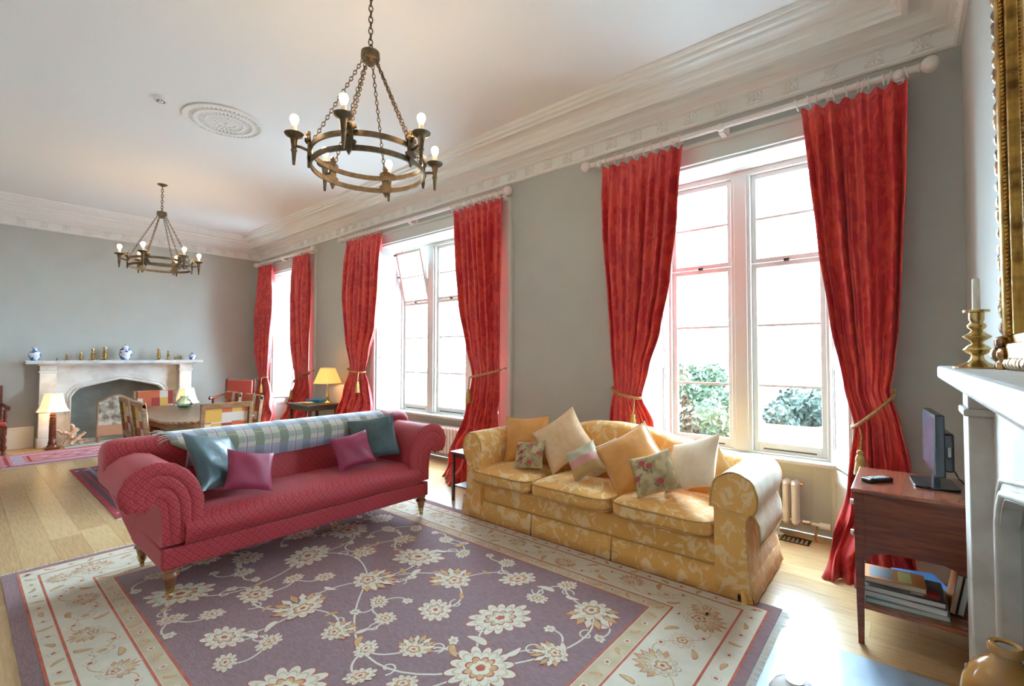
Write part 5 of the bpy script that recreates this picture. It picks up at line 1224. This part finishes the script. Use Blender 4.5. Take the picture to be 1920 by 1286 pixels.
# ------------------------------------------------------------------ right mantel things
candlestick('large brass candlestick with white candle on the shelf by the gilt mirror', .207, 2.42, 1.4555, .215, candle=.115, wide=1.0)
MR = thing('gilt_mirror', 'ornate gilt framed mirror standing on the mantel shelf', 'mirror', (XR-.03, 1.80, 1.456))
my0, my1, mz0, mz1 = 1.27, 2.34, 1.457, 3.05
def mframe(d0, d1, x0, x1, mat, nm):
    a0, a1, b0, b1 = my0+d0, my1-d0, mz0+d0, mz1-d0; c0, c1, e0, e1_ = my0+d1, my1-d1, mz0+d1, mz1-d1; mb = MB()
    for q in ((a0, a1, b0, e0), (a0, a1, e1_, b1), (a0, c0, e0, e1_), (c1, a1, e0, e1_)): mb.box(x0, x1, q[0], q[1], q[2], q[3])
    return mb.build(nm, mat, MR, bevel=.004)
mframe(0, .035, XR-.05, XR-.002, 'gilt_dark', 'outer_frame'); mframe(.035, .085, XR-.062, XR-.002, 'gilt_bright', 'inner_frame'); mframe(.085, .115, XR-.045, XR-.002, 'gilt', 'slip_frame')
MB().box(XR-.03, XR-.02, my0+.115, my1-.115, mz0+.115, mz1-.115).build('mirror_plate', 'mirror_glass', MR)
mb = MB(); k = 0; rg = random.Random(6)
z = mz0+.03
while z < mz1-.02:
    for y in (my0+.017, my1-.017):
        mb.ball((XR-.05, y, z), (.018, .02+rg.uniform(-.004, .006), .028), 8, 6)
        if k % 3 == 0: mb.ball((XR-.055, y+(.012 if y > 1.8 else -.012), z+.02), (.014, .024, .02), 7, 5)
    z += .055; k += 1
y = my0+.05
while y < my1-.03:
    for z in (mz0+.02, mz1-.02): mb.ball((XR-.052, y, z), (.02, .03, .022), 8, 6)
    y += .06
for y in (my0+.05, my1-.05):
    for z in (mz0+.05, mz1-.05):
        for q in range(6): a = q*PI/3; mb.ball((XR-.065, y+.045*cos(a), z+.045*sin(a)), (.02, .024, .024), 7, 5)
        mb.ball((XR-.07, y, z), (.025, .03, .03), 8, 6)
mb.build('carved_ornament', 'gilt_dark', MR, True)['kind'] = 'stuff'
mb = MB(); z = mz0+.1
while z < mz1-.1:
    for y in (my0+.09, my1-.09): mb.ball((XR-.05, y, z), .006, 6, 4)
    z += .014
mb.build('beading', 'gilt_bright', MR, True)['kind'] = 'stuff'
# stoneware flagon and white dish on the hearth
J = thing('stoneware_flagon', 'round-shouldered brown stoneware flagon on the slate hearth', 'jug', (.255, 2.38, .0125)); jx, jy, jz = .255, 2.38, .0125
MB().lathe([(0, 0+jz), (.115, 0+jz), (.118, .02+jz), (.12, .20+jz)], 28, (jx, jy, 0)).build('lower_body', 'stoneware_base', J, True)
MB().lathe([(.121, .20+jz), (.122, .27+jz), (.114, .33+jz), (.09, .385+jz), (.06, .415+jz), (.04, .43+jz), (.036, .445+jz), (.046, .452+jz), (.048, .475+jz), (.042, .482+jz), (.028, .478+jz), (.026, .45+jz), (0, .45+jz)], 28, (jx, jy, 0)).build('shoulder', 'stoneware', J, True)
MB().lathe([(0, .46+jz), (.027, .46+jz), (.027, .474+jz), (0, .476+jz)], 14, (jx, jy, 0)).build('stopper', 'bark', J, True)
lathe_thing('white_dish', 'white glazed dish upturned on the slate hearth by the carpet fringe', 'dish', (-.385, 2.36, .0125), [('bowl', 'white_ware', [(.10, 0), (.104, .006), (.098, .03), (.08, .06), (.05, .078), (.035, .082), (.035, .09), (0, .09)]), ('rim', 'chrome', [(.1045, 0), (.108, .004), (.1045, .008)])], seg=28)

# ------------------------------------------------------------------ outside
GZ = -1.6
struct(MB().box(-60, 60, 4.85, 120, GZ-.1, GZ).build('ground_garden', 'gravel'))
def bush(name, label, x, y, z, rx_, rz_, n, mat, seed, trunk=True):
    rg = random.Random(seed); T = thing(name, label, 'tree', (x, y, z), group='garden trees'); mb = MB(); lob = [(rg.uniform(-.6, .6)*rx_, rg.uniform(-.5, .5)*rx_, rz_*rg.uniform(.25, 1.65), rg.uniform(.35, .6)) for _ in range(14)]
    for _ in range(n):
        lx, ly, lz, lr = rg.choice(lob); a = rg.uniform(0, 6.3); b = math.acos(rg.uniform(-1, 1)); q = lr*rx_*rg.uniform(.75, 1.05); p = Vector((x+lx+q*sin(b)*cos(a), y+ly+q*sin(b)*sin(a), z+lz+q*cos(b)*.9)); s = rg.uniform(.08, .17)
        d = Vector((rg.gauss(0, 1), rg.gauss(0, 1), rg.gauss(0, 1))).normalized(); e_ = d.orthogonal().normalized(); mb.add([p+d*s, p+e_*s*.5, p-d*s, p-e_*s*.5], [(0, 1, 2, 3)])
    for lx, ly, lz, lr in lob: mb.ball((x+lx, y+ly, z+lz), (lr*rx_*.8,)*3, 8, 6)
    mb.build('foliage', mat, T)
    MB().tube([(x, y, z), (x+.05, y, z+rz_)], [.16, .08], 8).build('trunk', 'bark', T, True)
bush('garden_tree', 'rounded leafy tree seen through the window pane behind the gold sofa', -4.9, 15.0, GZ, 1.0, 1.55, 6000, 'leaf_mid', 1)
bush('garden_tree', 'broad dark tree above the garden wall beyond the clothes line', -2.75, 19.2, GZ, 1.15, 1.15, 4200, 'leaf_dark', 2)
bush('garden_tree', 'low bright shrub in front of the garden wall', -3.3, 13.2, GZ, .55, .28, 1500, 'leaf_mid', 3)
tag(MB().box(-3.9, -1.2, 17.2, 17.45, GZ, -.75).build('garden_wall', 'garden_stone', bevel=.02), 'dark stone garden wall below the trees', 'wall')
CL = thing('clothes_line', 'clothes line with white washing in the garden', 'clothes line', (-2.6, 14.6, GZ))
for x in (-3.3, -1.7): MB().tube([(x, 14.6, GZ), (x, 14.6, -.35)], .03, 6).build('post', 'bark', CL)
MB().tube([(-3.3, 14.6, -.37), (-2.5, 14.6, -.43), (-1.7, 14.6, -.37)], .006, 4).build('line', 'laundry', CL)
for x0, x1, h in ((-3.1, -2.75, .45), (-2.70, -2.35, .40)): MB().box(x0, x1, 14.59, 14.61, -.42-h, -.40).build('sheet', 'laundry', CL)
DB = lathe_thing('water_drum', 'blue plastic water drum outside the wide window', 'drum', (-18.6, 15, GZ), [('drum', 'drum_blue', [(0, 0), (.22, 0), (.23, .05), (.23, .5), (.245, .53), (.23, .56), (.23, 1.0), (.21, 1.1), (0, 1.1)]), ('lid', 'drum_blue', [(0, 1.1), (.23, 1.1), (.23, 1.15), (.1, 1.17), (0, 1.17)])])
